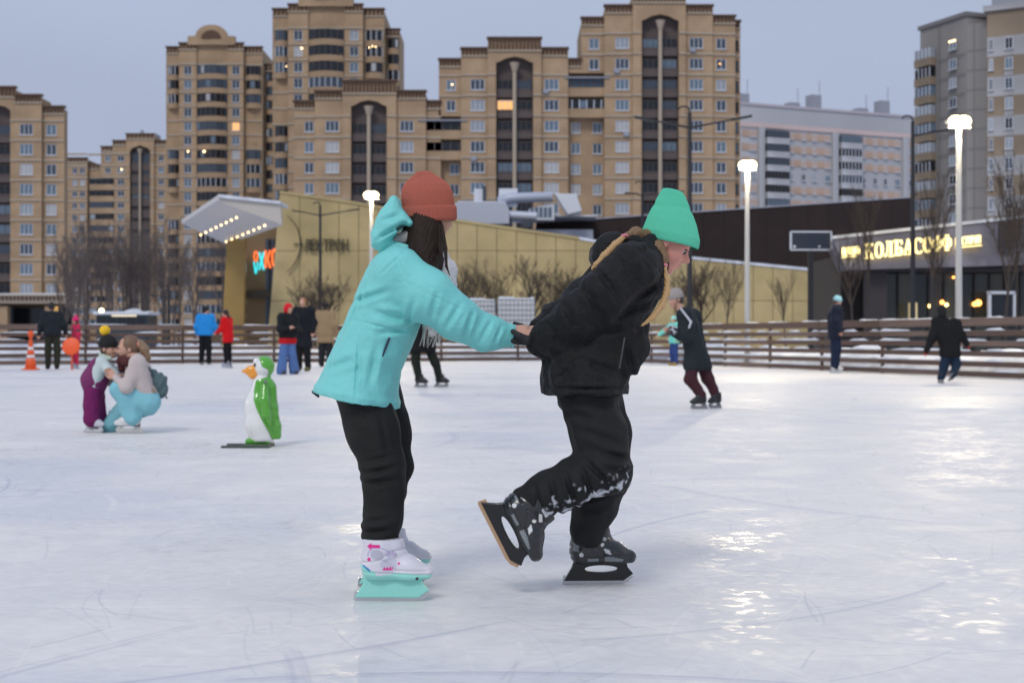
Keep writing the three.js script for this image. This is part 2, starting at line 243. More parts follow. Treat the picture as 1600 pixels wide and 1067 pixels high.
{ // long stepped brick block in the middle
  const B = new Block('apartment_building', 'long stepped tan brick apartment block with three dark loggia shafts and pale columns', 198, 800), R = rows(196, 32.4, 9), bb = bandsOf(131 - 32.4, 32.4, 12);
  const bE = bandsOf(196 - 32.4, 32.4, 10), bG = bandsOf(66 - 32.4, 32.4, 14), RF = rows(131, 32.4, 11), RG = rows(66, 32.4, 13);
  B.section({ x0: 457, x1: 491, top: 158, bands: bE, wins: [{ x: 481, w: 15, ys: R }], z: -1 });
  B.section({ x0: 491, x1: 535, top: 143, bands: bE, wins: [{ x: 518, w: 21, n: 3, ys: R }], z: -.5 });
  B.section({ x0: 535, x1: 619, top: 128, crown: 18, bands: bE, z: 0, hole: [[548, 545], [604, 545], [604, 166], [598, 164], [590, 159], [576, 156], [562, 159], [554, 164], [548, 166]] });
  B.recess({ x0: 548, x1: 604, top: 160, rows: rows(200, 32.4, 9), colx: 576 });
  B.section({ x0: 619, x1: 665, top: 143, bands: bE, wins: [{ x: 635, w: 21, n: 3, ys: R }], z: -.5 });
  B.section({ x0: 665, x1: 688, top: 158, bands: bE, z: -1 });
  B.section({ x0: 653, x1: 730, top: 176, z: -2.4, crown: 0, wins: [{ x: 676, w: 15, ys: rows(261, 32.4, 6) }, { x: 709, w: 15, ys: rows(261, 32.4, 6) }] });
  B.balcony({ x0: 653, x1: 729, y: 195, z: -1.0, n: 6, snowy: true }); B.balcony({ x0: 653, x1: 729, y: 227.5, z: -1.0, n: 6 });
  B.section({ x0: 685, x1: 720, top: 92, bot: 180, bands: bb.filter(y => y < 170), wins: [{ x: 704, w: 15, ys: RF.slice(0, 2), o: { 131: { bulb: 1, bx: 2 } } }], z: -1 });
  B.section({ x0: 720, x1: 762, top: 76, bands: bb, wins: [{ x: 746, w: 22, n: 3, ys: RF }], z: -.5 });
  B.section({ x0: 762, x1: 846, top: 61, crown: 18, bands: bb, z: 0, hole: [[775, 545], [833, 545], [833, 98], [827, 96], [818, 91], [804, 88], [790, 91], [781, 96], [775, 98]] });
  B.recess({ x0: 775, x1: 833, top: 92, rows: RF, colx: 804, lit: [[163.4, 0]] });
  B.section({ x0: 846, x1: 888, top: 76, bands: bb, wins: [{ x: 862, w: 22, n: 3, ys: RF }], z: -.5 });
  B.section({ x0: 888, x1: 909, top: 92, bot: 112, z: -1 });
  B.section({ x0: 883, x1: 953, top: 108, z: -2.4, crown: 0, wins: [{ x: 901, w: 15, ys: rows(196, 32.4, 8) }, { x: 935, w: 15, ys: rows(196, 32.4, 8) }] });
  B.balcony({ x0: 883, x1: 952, y: 128, z: -1.0, n: 6, snowy: true }); B.balcony({ x0: 883, x1: 952, y: 161, z: -1.0, n: 6 });
  B.section({ x0: 909, x1: 945, top: 27, bot: 112, bands: bG.filter(y => y < 110), wins: [{ x: 929, w: 16, ys: RG.slice(0, 2) }], z: -1 });
  B.section({ x0: 945, x1: 989, top: 9, bands: bG, wins: [{ x: 973, w: 21, n: 3, ys: RG }], z: -.5 });
  B.section({ x0: 989, x1: 1072, top: -14, crown: 18, bands: bG, z: 0, hole: [[1003, 545], [1061, 545], [1061, 32], [1055, 30], [1046, 25], [1032, 22], [1018, 25], [1009, 30], [1003, 32]] });
  B.recess({ x0: 1003, x1: 1061, top: 26, rows: RG, colx: 1032 });
  B.section({ x0: 1072, x1: 1115, top: 9, bands: bG, wins: [{ x: 1089, w: 21, n: 3, ys: RG }], z: -.5 });
  B.section({ x0: 1115, x1: 1151, top: 24, bands: bG, wins: [{ x: 1129, w: 16, ys: RG, o: { 98.4: { bulb: 2, bx: -2 } } }], z: -1 });
  B.section({ x0: 1151, x1: 1161, top: 29, bands: bG, wins: [{ x: 1156, w: 6, n: 1, all: { dark: true }, ys: RG }], z: -2.2 });
  const ac = boxes([[0, 0, .25, .8, .6, .35], [0, -.36, .2, .7, .05, .3]]);
  for (const [x, y] of [[740, 247], [964, 110], [979, 209], [853, 142], [1083, 77]]) part('air_conditioner', ac, roofM, B.g).position.set(B.x(x), B.y(y), -.42);
  part('roof_hut', boxes([[B.x(800), B.y(58), -6, B.m(60), B.m(8), 6], [B.x(775), B.y(54), -5, B.m(5), B.m(10), 1]]), roofM, B.g);
  B.done();
}
function tower(label, d, cx, q) {                                       // brick tower with bowed balconies and an arched pediment
  const B = new Block('residential_tower', label, d, cx, 'brick towers with bowed balconies'), R = rows(q.y0, q.s, q.n), bb = bandsOf(q.y0 - q.s, q.s, q.n + 1), h = q.s * .62, X = f => q.x + f * q.w;
  B.section({ x0: X(0), x1: X(.13), top: q.top, bands: bb, z: -1.6, crown: q.s * .4, h });
  B.section({ x0: X(.13), x1: X(.29), top: q.top - q.s * .2, bands: bb, z: -.5, crown: q.s * .4, h, wins: [{ x: X(.21), w: q.s * .56, ys: R, o: q.litA ?? {} }] });
  B.section({ x0: X(.29), x1: X(.575), top: q.top - q.s * .55, bands: bb, z: -.9, crown: q.s * .4, h });
  B.section({ x0: X(.575), x1: X(.72), top: q.top - q.s * .2, bands: bb, z: -.5, crown: q.s * .4, h, wins: [{ x: X(.65), w: q.s * .56, ys: R, o: q.litB ?? {} }] });
  B.section({ x0: X(.72), x1: X(.885), top: q.top, bands: bb, z: -1.6, crown: q.s * .4, h });
  B.section({ x0: X(.885), x1: X(1), top: q.top + q.s * 1.1, bands: bb, z: -4, crown: q.s * .4, h, depth: 10 });
  R.forEach((y, i) => {
    B.balcony({ x0: X(.295), x1: X(.57), y, hp: h, par: q.s - h, curve: 1.5, z: -.5, n: 6 });
    if (q.sides(i)) { B.balcony({ x0: X(.025), x1: X(.125), y, hp: h, par: q.s - h, curve: .8, z: -1.3, n: 3 }); B.balcony({ x0: X(.74), x1: X(.87), y, hp: h, par: q.s - h, curve: .8, z: -1.3, n: 3 }); }
    B.balcony({ x0: X(.905), x1: X(.99), y: y + q.s * .3, hp: h, par: q.s - h, curve: .5, z: -3.8, n: 2 });
  });
  const c = X(.43), K = 14, pts = []; const r = q.w * .145, ry = q.w * .1; for (let i = 0; i <= K; i++) { const a = Math.PI * i / K; pts.push([B.x(c + Math.cos(a) * r), B.y(q.top - q.s * .75 - Math.sin(a) * ry)]); }
  pts.push([B.x(c - r * 1.5), B.y(q.top - q.s * .7)], [B.x(c - r * 1.5), B.y(q.top - q.s * .1)], [B.x(c + r * 1.5), B.y(q.top - q.s * .1)], [B.x(c + r * 1.5), B.y(q.top - q.s * .7)]);
  const pg = polyG(pts, 1.2); pg.translate(0, 0, -1.2); part('pediment', pg, brick, B.g);
  const inner = []; for (let i = 0; i <= K; i++) { const a = Math.PI * i / K; inner.push([B.x(c + Math.cos(a) * r * .62), B.y(q.top - q.s * .55 - Math.sin(a) * ry * .75)]); } const ig = polyG(inner, .2); ig.translate(0, 0, .0); part('pediment_panel', ig, crownB, B.g);
  if (q.bulbs) for (const [x, y, k] of q.bulbs) part('lamp_bulb', new THREE.SphereGeometry(B.m(k), 8, 6), warmS, B.g).position.set(B.x(x), B.y(y), 1.6);
  return B.done();
}
tower('brown brick tower with bowed dark balconies under one full round arched pediment', 292, 340, { x: 256, w: 171, y0: 109, s: 22, n: 19, top: 72, sides: i => i < 3 || (i > 5 && i < 9) || i > 10, litB: { 197: { lit: true } }, bulbs: [[296, 238, 1.2], [321, 238, 1.6]] });
tower('tallest brick tower with bowed balconies, its pediment cut into by two curves', 258, 522, { x: 423, w: 199, y0: 54, s: 25, n: 19, top: 12, sides: i => i < 3 || i > 5, bulbs: [[473, 78, 1.4], [449, 106, .8], [578, 77, .9], [583, 75, .9], [588, 76, .9]] });
{ // far block at the left
  const B = new Block('apartment_building', 'far brown brick block with an arched loggia shaft, beyond the bare dark trees', 350, 176), R = rows(247, 18.4, 15), bb = bandsOf(229, 18.4, 15);
  B.section({ x0: 92, x1: 132, top: 246, bands: bb, z: -2, h: 9, crown: 6, wins: [{ x: 112, w: 8, ys: R.slice(1) }, { x: 124, w: 8, ys: R.slice(1) }] });
  B.section({ x0: 132, x1: 156, top: 256, bands: bb, z: -3, h: 9, crown: 6 });
  B.section({ x0: 155, x1: 174, top: 229, bands: bb, z: -1, h: 9, crown: 6, wins: [{ x: 166, w: 9, ys: R.slice(0, 2) }] });
  B.section({ x0: 174, x1: 196, top: 220, bands: bb, z: -.6, h: 9, crown: 6, wins: [{ x: 187, w: 11, ys: R, o: { 265.4: { bulb: 1, bx: 1 } } }] });
  B.section({ x0: 196, x1: 240, top: 210, bands: bb, z: 0, crown: 7, hole: [[202, 545], [234, 545], [234, 236], [230, 231], [218, 227], [206, 231], [202, 236]] });
  B.recess({ x0: 202, x1: 234, top: 229, rows: rows(247, 18.4, 15), colx: 218 });
  B.section({ x0: 240, x1: 262, top: 220, bands: bb, z: -.6, h: 9, crown: 6, wins: [{ x: 250, w: 9, ys: R }] });
  for (let i = 0; i < 13; i++) B.balcony({ x0: 138, x1: 176, y: 283 + i * 18.4, z: -.6, hp: 9, par: 9, n: 4 });
  part('roof_hut', boxes([[B.x(222), B.y(208), -6, B.m(30), B.m(6), 5], [B.x(213), B.y(204), -5, B.m(4), B.m(10), 1]]), roofM, B.g);
  part('lamp_bulb', new THREE.SphereGeometry(B.m(1.2), 8, 6), warmO, B.g).position.set(B.x(213), B.y(407), .6);
  B.done();
}
{ // block at the left edge
  const B = new Block('apartment_building', 'tan brick block of nine window rows with a flat entrance canopy at its foot', 206, 40), R = rows(202, 31.2, 9), bb = bandsOf(171, 31.2, 10).filter(y => y < 455);
  B.section({ x0: -60, x1: 22, top: 137, crown: 14, bands: bb, z: -.3, hole: [[-52, 545], [14, 545], [14, 172], [6, 166], [-14, 162], [-40, 166], [-52, 172]] });
  B.recess({ x0: -52, x1: 14, top: 166, rows: R, colx: -20, z: -.3 });
  B.section({ x0: 22, x1: 64, top: 150, crown: 10, depth: 4, bands: bb, wins: [{ x: 40, w: 21, n: 3, ys: R }] });
  B.section({ x0: 64, x1: 97.5, top: 167, crown: 10, depth: 1.2, bands: bb, wins: [{ x: 77, w: 16, ys: R }], z: -.6 });
  part('canopy', boxes([[B.x(30), B.y(470), 3, B.m(186), B.m(11), 7.5], [B.x(30), B.y(463.5), 3, B.m(190), B.m(2.4), 7.9]]), cream, B.g);
  part('snow_cap', boxG(B.x(30), B.y(461.5), 3, B.m(188), B.m(2), 7.6), M.snow, B.g);
  const teeth = []; for (let i = 0; i < 30; i++) teeth.push([B.x(-55 + i * 6), B.y(468), 6.9, B.m(2.6), B.m(6), .3]); part('canopy_brackets', boxes(teeth), crownB, B.g).userData.kind = 'stuff';
  for (const x of [-20, 22, 96]) part('pillar', boxG(B.x(x), B.y(510), 5.6, B.m(x === 96 ? 10 : 24), B.y(476), 1.2), brick, B.g);
  part('shop_front', boxG(B.x(30), B.y(510), 1.2, B.m(170), B.y(478), .2), glassDark, B.g); part('lit_shop_window', boxG(B.x(92), B.y(492), 1.5, B.m(6), B.m(26), .1), glow([1, .6, .2], .5), B.g);
  B.done();
}
// white panel building seen at an angle, and the tower block at the right edge
function slab(name, label, A, dA, C, dC, fn) {
  const a = V((A - 800) * dA / FPX, 0, -dA), c = V((C - 800) * dC / FPX, 0, -dC), dir = c.clone().sub(a), L = dir.length(); dir.normalize();
  const g = thing(name, label, 'building', a, undefined, Math.atan2(-dir.z, dir.x));
  const U = px => { const t = (px - 800) / FPX; return -(a.x + a.z * t) / (dir.x + dir.z * t); };            // pixel column to metres along the front
  fn(g, U, L, py => EYE + (HZ - py) * dA / FPX);
}
function frontage(g, U, Y, cols, ys, hgt, m = frameW, z = 0) {
  for (const [px, w] of cols) for (const y of ys) { const q = windowGeo(Math.round(w * 10) / 10, hgt, w > 2 ? 3 : 2), f = part('window', q.frame, frameW, g); f.position.set(U(px), y, z + .03); const p = part('pane', q.pane, pick([glassA, glassA, glassB, glassC, glassDark]), f); p.position.z = -.015; }
}
slab('apartment_building', 'long white panel building with orange strips between its windows', 1150, 289, 1448, 309, (g, U, L, Y) => {
  const top = Y(162), white = mat([.88, .87, .88], .85, { map: grime }), orange = mat([.68, .47, .35], .9, { map: mottleB }), pink = mat([.66, .5, .46], .9), F0 = 2.8, top1 = top - 5.2;
  part('wall', boxG(L / 2, top / 2, -6.6, L, top, 13), white, g); part('parapet', boxG(L / 2, top + .2, -6.6, L + .4, .5, 13.5), mat([.5, .45, .47], .9), g); part('cornice', boxG(L / 2, top1 + 1.15, .02, L, .9, .3), pink, g);
  const ys = Array.from({ length: 16 }, (_, i) => top1 - .6 - i * F0);
  for (const [a, b] of [[1231, 1298], [1346, 1408], [1160, 1184], [1420, 1440]]) ys.forEach((y, i) => { if (i % 5 !== 3) part('wall_strip', boxG((U(a) + U(b)) / 2, y, .0, U(b) - U(a), 1.45, .06), orange, g); });
  frontage(g, U, Y, [[1177, 1.5], [1236, 1.2], [1256, 1], [1273, 1], [1294, 1.4], [1349, 1.2], [1368, 1], [1384, 1], [1403, 1.4], [1424, 1.4], [1435, 1.2]], ys, 1.4);
  for (const [a, b] of [[1195, 1229], [1311, 1343]]) ys.forEach(y => {
    const c = (U(a) + U(b)) / 2, w = U(b) - U(a), bl = part('balcony', boxG(c, y - 1.35, .55, w, 1.25, 1.3), white, g); part('glazing', boxG(c, y + .02, .5, w - .1, 1.46, 1.1), pick([glassDark, glassA, glassDark, glassB]), bl);
    const bars = []; for (let i = 0; i <= 6; i++) bars.push([c - w / 2 + w * i / 6, y + .02, 1.08, .14, 1.46, .08]); part('mullion', boxes(bars), pick([frameD, frameW, frameD]), bl).userData.kind = 'stuff';
  });
  for (const [a, b] of [[1185, 1193], [1300, 1308], [1410, 1418]]) part('pier', boxG((U(a) + U(b)) / 2, top1 / 2 + .4, .25, U(b) - U(a), top1 + .8, .8), white, g);
  for (const [px, h] of [[1180, 3], [1260, 2], [1294, 4], [1368, 2], [1402, 4]]) part('roof_hut', merge([boxG(U(px), top + h / 2, -5, 2.4, h, 2.4), rod(V(U(px) + .8, top, -4), V(U(px) + .8, top + h + 3, -4), .08)]), roofM, g);
});
{
  const grey = mat([.5, .46, .42], .9, { map: grime }), tan = mat([.47, .36, .25], .9, { map: grime }), pale = mat([.66, .64, .63], .9, { map: grime }), dB = mat([.2, .19, .18], .9);
  slab('apartment_building', 'grey concrete panel tower with tan balcony fronts behind a tall lit lamp', 1437, 218, 1509, 208, (g, U, L, Y0) => {
    const Y = py => EYE + (HZ - py) * 212 / FPX, top = Y(34), ys = rows(0, 2.86, 18).map(v => Y(77) - v);
    part('wall', boxG(L / 2, top / 2, -6.2, L, top, 12), grey, g); part('parapet', boxG(L / 2, top + .3, -6.2, L + .5, .6, 12.6), dB, g);
    for (const y of ys) {
      const c = U(1450), w = U(1462) - U(1438), b = part('balcony', boxG(c, y - 1.3, .5, w, 1.2, 1.2), tan, g); part('glazing', boxG(c, y, .45, w - .1, 1.5, 1), pick([glassA, glassDark, glassB, glassC]), b);
      part('mullion', boxes([0, 1, 2, 3, 4].map(i => [c - w / 2 + .05 + (w - .1) * i / 4, y, .98, .12, 1.5, .08])), frameW, b).userData.kind = 'stuff';
    }
    for (const y of ys) part('joint', boxG(U(1487), y - 1.4, .02, U(1509) - U(1466), .12, .05), dB, g); part('joint', boxG(U(1468), top / 2, .02, .14, top, .05), dB, g);
    frontage(g, U, Y, [[1490, 1.6]], ys.map(y => y + .4), 1.5);
    for (const dx of [-.55, 0, .55]) part('lamp_bulb', new THREE.SphereGeometry(.12, 8, 6), warmS, g).position.set(U(1491) + dx, Y(68), .3);
  });
  slab('apartment_building', 'tall panel wing with alternating brown and pale storeys and narrow stair windows', 1509, 208, 1660, 201, (g, U, L, Y0) => {
    const Y = py => EYE + (HZ - py) * 206 / FPX, s = 2.87, top2 = Y(20), u0 = U(1546);
    part('wall', boxG(u0 / 2, Y(33) / 2, -6.3, u0, Y(33), 12), grey, g); part('joint', boxG(U(1522), Y(33) / 2, -.28, .14, Y(33), .06), dB, g);
    for (let i = 0; i < 18; i++) { const y = Y(60) - (i + .5) * s; part('wall_storey', boxG((u0 + L) / 2, y, -5.0, L - u0, s - .02, 12), i % 2 ? tan : pale, g); part('joint', boxG(u0 / 2, y, -.28, u0, .1, .06), dB, g); }
    part('attic', boxG((u0 + L) / 2, (Y(60) + top2) / 2, -5.0, L - u0, top2 - Y(60) - .02, 12), tan, g); part('parapet', boxG((u0 + L) / 2, top2 + .4, -5, L - u0 + 1, .8, 13), pale, g); part('roof_hut', boxG(U(1580), top2 + 2, -8, 8, 3, 4), roofM, g);
    const ys = Array.from({ length: 17 }, (_, i) => Y(72) - i * s); frontage(g, U, Y, [[1552, .6], [1580, 1.1]], ys, 1.7, frameD, 1.02);
    for (const y of ys) part('stair_panel', boxG(U(1580), y - s / 2, 1.08, 1.2, .7, .12), pale, g);
  });
}
// ---------- cinema, brown hall, restaurant ----------
const font = await new FontLoader().loadAsync('fonts/droid/droid_sans_bold.typeface.json'), fontR = await new FontLoader().loadAsync('fonts/droid/droid_sans_regular.typeface.json'), fontS = await new FontLoader().loadAsync('fonts/droid/droid_serif_bold.typeface.json');
const textG = (s, f, size, depth) => { const g = new TextGeometry(s, { font: f, size, depth, curveSegments: 4, bevelEnabled: false }); g.computeBoundingBox(); const b = g.boundingBox; g.translate(-b.min.x, -b.min.y, 0); g.userData = { w: b.max.x - b.min.x, h: b.max.y - b.min.y }; return g; };
{
  const d = 95, s = d / FPX, gx = (700 - 800) * s, X = px => (px - 800) * s - gx, Y = py => EYE + (HZ - py) * s;
  const t = thing('cinema_building', 'low mustard panelled cinema whose roof edge slopes down past a thin lettered sign', 'building', [gx, 0, -d]);
  const mustard = [[.60, .455, .205], [.62, .47, .215], [.58, .44, .195]].map(c => mat(c, .55, { map: withRep(mottle, .12, .12) })), seam = mat([.2, .15, .08], .8), topLine = [[437, 303], [550, 319], [705, 346], [905, 375], [1075, 405], [1310, 428], [1362, 432]];
  const topAt = px => { for (let i = 0; i + 1 < topLine.length; i++) if (px <= topLine[i + 1][0]) return lerp(topLine[i][1], topLine[i + 1][1], (px - topLine[i][0]) / (topLine[i + 1][0] - topLine[i][0])); return 432; };
  const leftAt = py => lerp(437, 419, (py - 303) / 217);
  const back = [[X(438), Y(304)], ...topLine.slice(1).map(p => [X(p[0]), Y(p[1] + .6)]), [X(1362), 0], [X(419), 0]]; const bg = polyG(back, 9); bg.translate(0, 0, -9.06); part('wall', bg, seam, t);
  const nC = 30, rowsY = [300, 392, 470, 549];
  for (let i = 0; i < nC; i++) for (let r = 0; r < 3; r++) {
    const a = 437 + (1362 - 437) * i / nC + .35, b = 437 + (1362 - 437) * (i + 1) / nC - .35, yb = rowsY[r + 1] - .35, ya = rowsY[r] + .35;
    const ta = Math.max(ya, topAt(a)), tb = Math.max(ya, topAt(b)); if (Math.max(ta, tb) > yb - 4) { if (Math.min(ta, tb) >= yb - 2) continue; }
    const q = [[i ? a : leftAt(yb), yb], [b, yb], [b, Math.min(tb, yb - 1)], [i ? a : leftAt(ta), Math.min(ta, yb - 1)]].map(p => [X(p[0]), Math.max(.01, Y(p[1]))]);
    part('panel', polyG(q, .08, .012), pick(mustard), t);
  }
  for (let i = 0; i + 1 < topLine.length; i++) { const a = topLine[i], b = topLine[i + 1]; part('roof_edge', prism([V(X(a[0]), Y(a[1]) + .02, .16), V(X(b[0]), Y(b[1]) + .02, .16), V(X(b[0]), Y(b[1]) + .2, .16), V(X(a[0]), Y(a[1]) + .2, .16)], [V(X(a[0]), Y(a[1]) + .02, -1), V(X(b[0]), Y(b[1]) + .02, -1), V(X(b[0]), Y(b[1]) + .2, -1), V(X(a[0]), Y(a[1]) + .2, -1)]), i > 2 ? M.snow : mustard[0], t); }
  // sign: a bow shape and letters with their back-light
  const dk = mat([.05, .04, .02], .5), haloM = glow([1, .8, .42], .25), bow = []; const K = 22;
  const A0 = 64 * Math.PI / 180, cxp = 412, cyp = 381, R = 58; for (let i = 0; i <= K; i++) { const a = lerp(A0 * .78, -A0 * .78, i / K); bow.push([cxp + Math.cos(a) * R, cyp - Math.sin(a) * R, 1]); }
  const w = i => 1.5 * Math.sin(Math.PI * (i + .6) / (K + 1.2)) + .3, out = [...bow.map((p, i) => [X(p[0] + w(i) * .5), Y(p[1])]), ...bow.map((p, i) => [X(p[0] - w(i) * .5), Y(p[1])]).reverse()];
  const arcG = polyG(out, .16); arcG.translate(0, 0, .2); part('sign_arc', arcG, dk, t);
  const halo = polyG(out.map((p, i) => [p[0] - .13, p[1]]), .03); halo.translate(0, 0, .1); part('sign_glow_arc', halo, haloM, t);
  part('sign_bar', boxG(X(467), Y(382), .24, X(474) - X(459), .09, .1), dk, t);
  let px = 475.5; for (const ch of 'ЛЕКТРОН') { const g = textG(ch, fontR, Y(375) - Y(391), .14), k = (X(484.2) - X(475.5)) / g.userData.w; g.scale(k, (Y(374) - Y(393)) / g.userData.h, 1); g.translate(X(px), Y(393), .22); part('sign_letter', g, dk, t); px += 10; }
  // entrance at the left: fin, glass, slanted canopy with two rows of bulbs, lit sign
  const fin = polyG([[X(349), 0], [X(384), 0], [X(386), Y(372)], [X(358), Y(378)]], .6); fin.translate(0, 0, .3); part('entrance_fin', fin, mat([.4, .25, .07], .6, { map: withRep(mottle, .1, .1) }), t);
  part('entrance_back', boxG(X(410), Y(437), -1.2, X(440) - X(380), Y(340) - Y(545), .3), mat([.2, .13, .06], .7), t);
  for (let i = 0; i < 5; i++) part('glass_pane', boxG(X(413 + i * 4.6), Y(452), -.9, X(4) - X(0), Y(380) - Y(540), .06), i % 2 ? glassDark : glassA, t);
  part('door_lintel', boxG(X(405), Y(459), -.85, X(430) - X(382), .5, .3), dk, t);
  const Z = (px2, py2, dd) => at(px2, py2, dd).sub(t.position), soffM = mat([.68, .63, .58], .6), q = [Z(283, 349, 98), Z(341, 312, 84), Z(440, 352, 84), Z(354, 382, 98)], up = q.map((p, i) => p.clone().add(V(0, i === 0 || i === 3 ? .25 : .3, 0)));
  part('canopy', prism(q, up), soffM, t);
  const f2 = [Z(340, 309, 83.9), Z(437, 319, 83.9), Z(440, 351, 83.9), Z(341, 314, 83.9)]; part('canopy_fascia', prism(f2.slice().reverse(), f2.slice().reverse().map(p => p.clone().add(V(0, 0, -.4)))), mat([.55, .5, .43], .7), t);
  const sn = [Z(340, 308.4, 83.7), Z(437, 318.4, 83.7)]; part('snow_cap', prism([sn[0], sn[1], sn[1].clone().add(V(0, .16, 0)), sn[0].clone().add(V(0, .2, 0))].reverse(), [sn[0], sn[1], sn[1].clone().add(V(0, .16, 0)), sn[0].clone().add(V(0, .2, 0))].reverse().map(p => p.clone().add(V(0, 0, -3)))), M.snow, t);
  const bulbM = glow([1, .68, .3], 5), bulbG = new THREE.SphereGeometry(.06, 10, 8);
  const onSoffit = (p0, p1, n) => { for (let i = 0; i < n; i++) { const u = i / (n - 1), p = Z(lerp(p0[0], p1[0], u), lerp(p0[1], p1[1], u), lerp(p0[2], p1[2], u)); const b = part('lamp_bulb', bulbG, bulbM, t); b.position.copy(p); } };
  onSoffit([313, 367, 91.5], [369, 340, 84.4], 8); onSoffit([353, 377.5, 96], [413, 352.5, 86], 8);
  const cy = glow([.03, .75, .82], 1.1), og = glow([1, .16, .02], 1.25);
  const put = (ch, x0, x1, y0, y1, m) => { const g = textG(ch, font, 1, .12), k = g.userData; g.scale((X(x1) - X(x0)) / k.w, (Y(y0) - Y(y1)) / k.h, 1); g.translate(X(x0), Y(y1), -.7); part('lit_sign_letter', g, m, t); };
  put('О', 393, 400, 391, 408, og); put('V', 392.5, 400.5, 408, 427, cy); put('Х', 400.5, 410.5, 393, 421, cy); put('К', 410.5, 421, 390, 418, og); put('О', 421, 432, 387, 417, og);
}
{ // rooftop plant of the cinema
  const d = 108, s = d / FPX, gx = -20 * s, X = px => (px - 800) * s - gx, Y = py => EYE + (HZ - py) * s, t = thing('rooftop_plant', 'silver blue ducts, vents and skylight on the roof behind the mustard wall', 'ventilation', [gx, 0, -d]);
  const tin = mat([.5, .53, .6], .45, { metalness: .3 }), tin2 = mat([.42, .46, .54], .5, { metalness: .2 }), dark = mat([.05, .06, .08], .4), wh = mat([.7, .72, .77], .6);
  part('roof_deck', boxG(X(812), Y(362) / 2, -6, X(932) - X(700), Y(352), 10), tin2, t);
  part('vent_box', polyG([[X(712), Y(355)], [X(712), Y(326)], [X(718), Y(320)], [X(790), Y(321)], [X(796), Y(334)], [X(796), Y(355)]], 3, .05), tin, t);
  part('vent_box', boxG(X(748), Y(308), -1, X(760) - X(745), Y(298) - Y(324), 2), wh, t); part('chimney', boxG(X(757), Y(310), .2, X(760.5) - X(755), Y(293) - Y(330), .5), dark, t);
  part('vent_box', boxG(X(794), Y(307), -1, X(808) - X(779), Y(296) - Y(319), 3), wh, t);
  const duct = new THREE.CatmullRomCurve3([V(X(780), Y(316), .6), V(X(795), Y(312), .8), V(X(830), Y(310), .8), V(X(862), Y(309), .6)]); part('duct', new THREE.TubeGeometry(duct, 20, Y(310) - Y(318), 10), tin2, t);
  part('skylight', polyG([[X(826), Y(345)], [X(826), Y(328)], [X(845), Y(322)], [X(866), Y(320)], [X(866), Y(345)]], .6, .03), wh, t);
  for (let i = 0; i < 5; i++) part('skylight_pane', boxG(X(831 + i * 7), Y(333), .62, X(5.4) - X(0), Y(325) - Y(341), .08), glassB, t);
  part('hatch', polyG([[X(866), Y(306)], [X(899), Y(306)], [X(908), Y(333)], [X(886), Y(338)]], 1.6, .05), wh, t);
  for (const [a, b] of [[784, 800], [816, 830]]) part('louvre', boxG(X((a + b) / 2), Y(352), 2.2, X(b) - X(a), Y(346) - Y(358), .3), dark, t);
  part('duct', rod(V(X(775), Y(339), 2), V(X(838), Y(342), 2), .35, .35, 12), tin, t); part('snow_cap', boxG(X(866), Y(337), -3, X(935) - X(800), .12, 6), M.snow, t);
}
{
  const d = 112, s = d / FPX, gx = 330 * s, X = px => (px - 800) * s - gx, Y = py => EYE + (HZ - py) * s, t = thing('brown_hall', 'windowless dark brown hall rising to one side above the mustard wall', 'building', [gx, 0, -d]);
  const br = mat([.034, .019, .016], .85, { map: withRep(mottle, .2, .2) }), topOf = px => lerp(349, 309, (px - 838) / (1426 - 838)), n = 18;
  for (let i = 0; i < n; i++) { const a = lerp(838, 1426, i / n), b = lerp(838, 1426, (i + 1) / n) - .25; const g = polyG([[X(a), 0], [X(b), 0], [X(b), Y(topOf(b))], [X(a), Y(topOf(a))]], .1, .01); part('panel', g, br, t); }
  const back = polyG([[X(838), 0], [X(1426), 0], [X(1426), Y(310)], [X(838), Y(350)]], 8); back.translate(0, 0, -8.05); part('wall', back, br, t);
  const e = [V(X(838), Y(349), .2), V(X(1426), Y(309), .2), V(X(1426), Y(307.5), .2), V(X(838), Y(347), .2)]; part('snow_cap', prism(e, e.map(p => p.clone().add(V(0, 0, -2)))), mat([.4, .41, .47], .9), t);
}
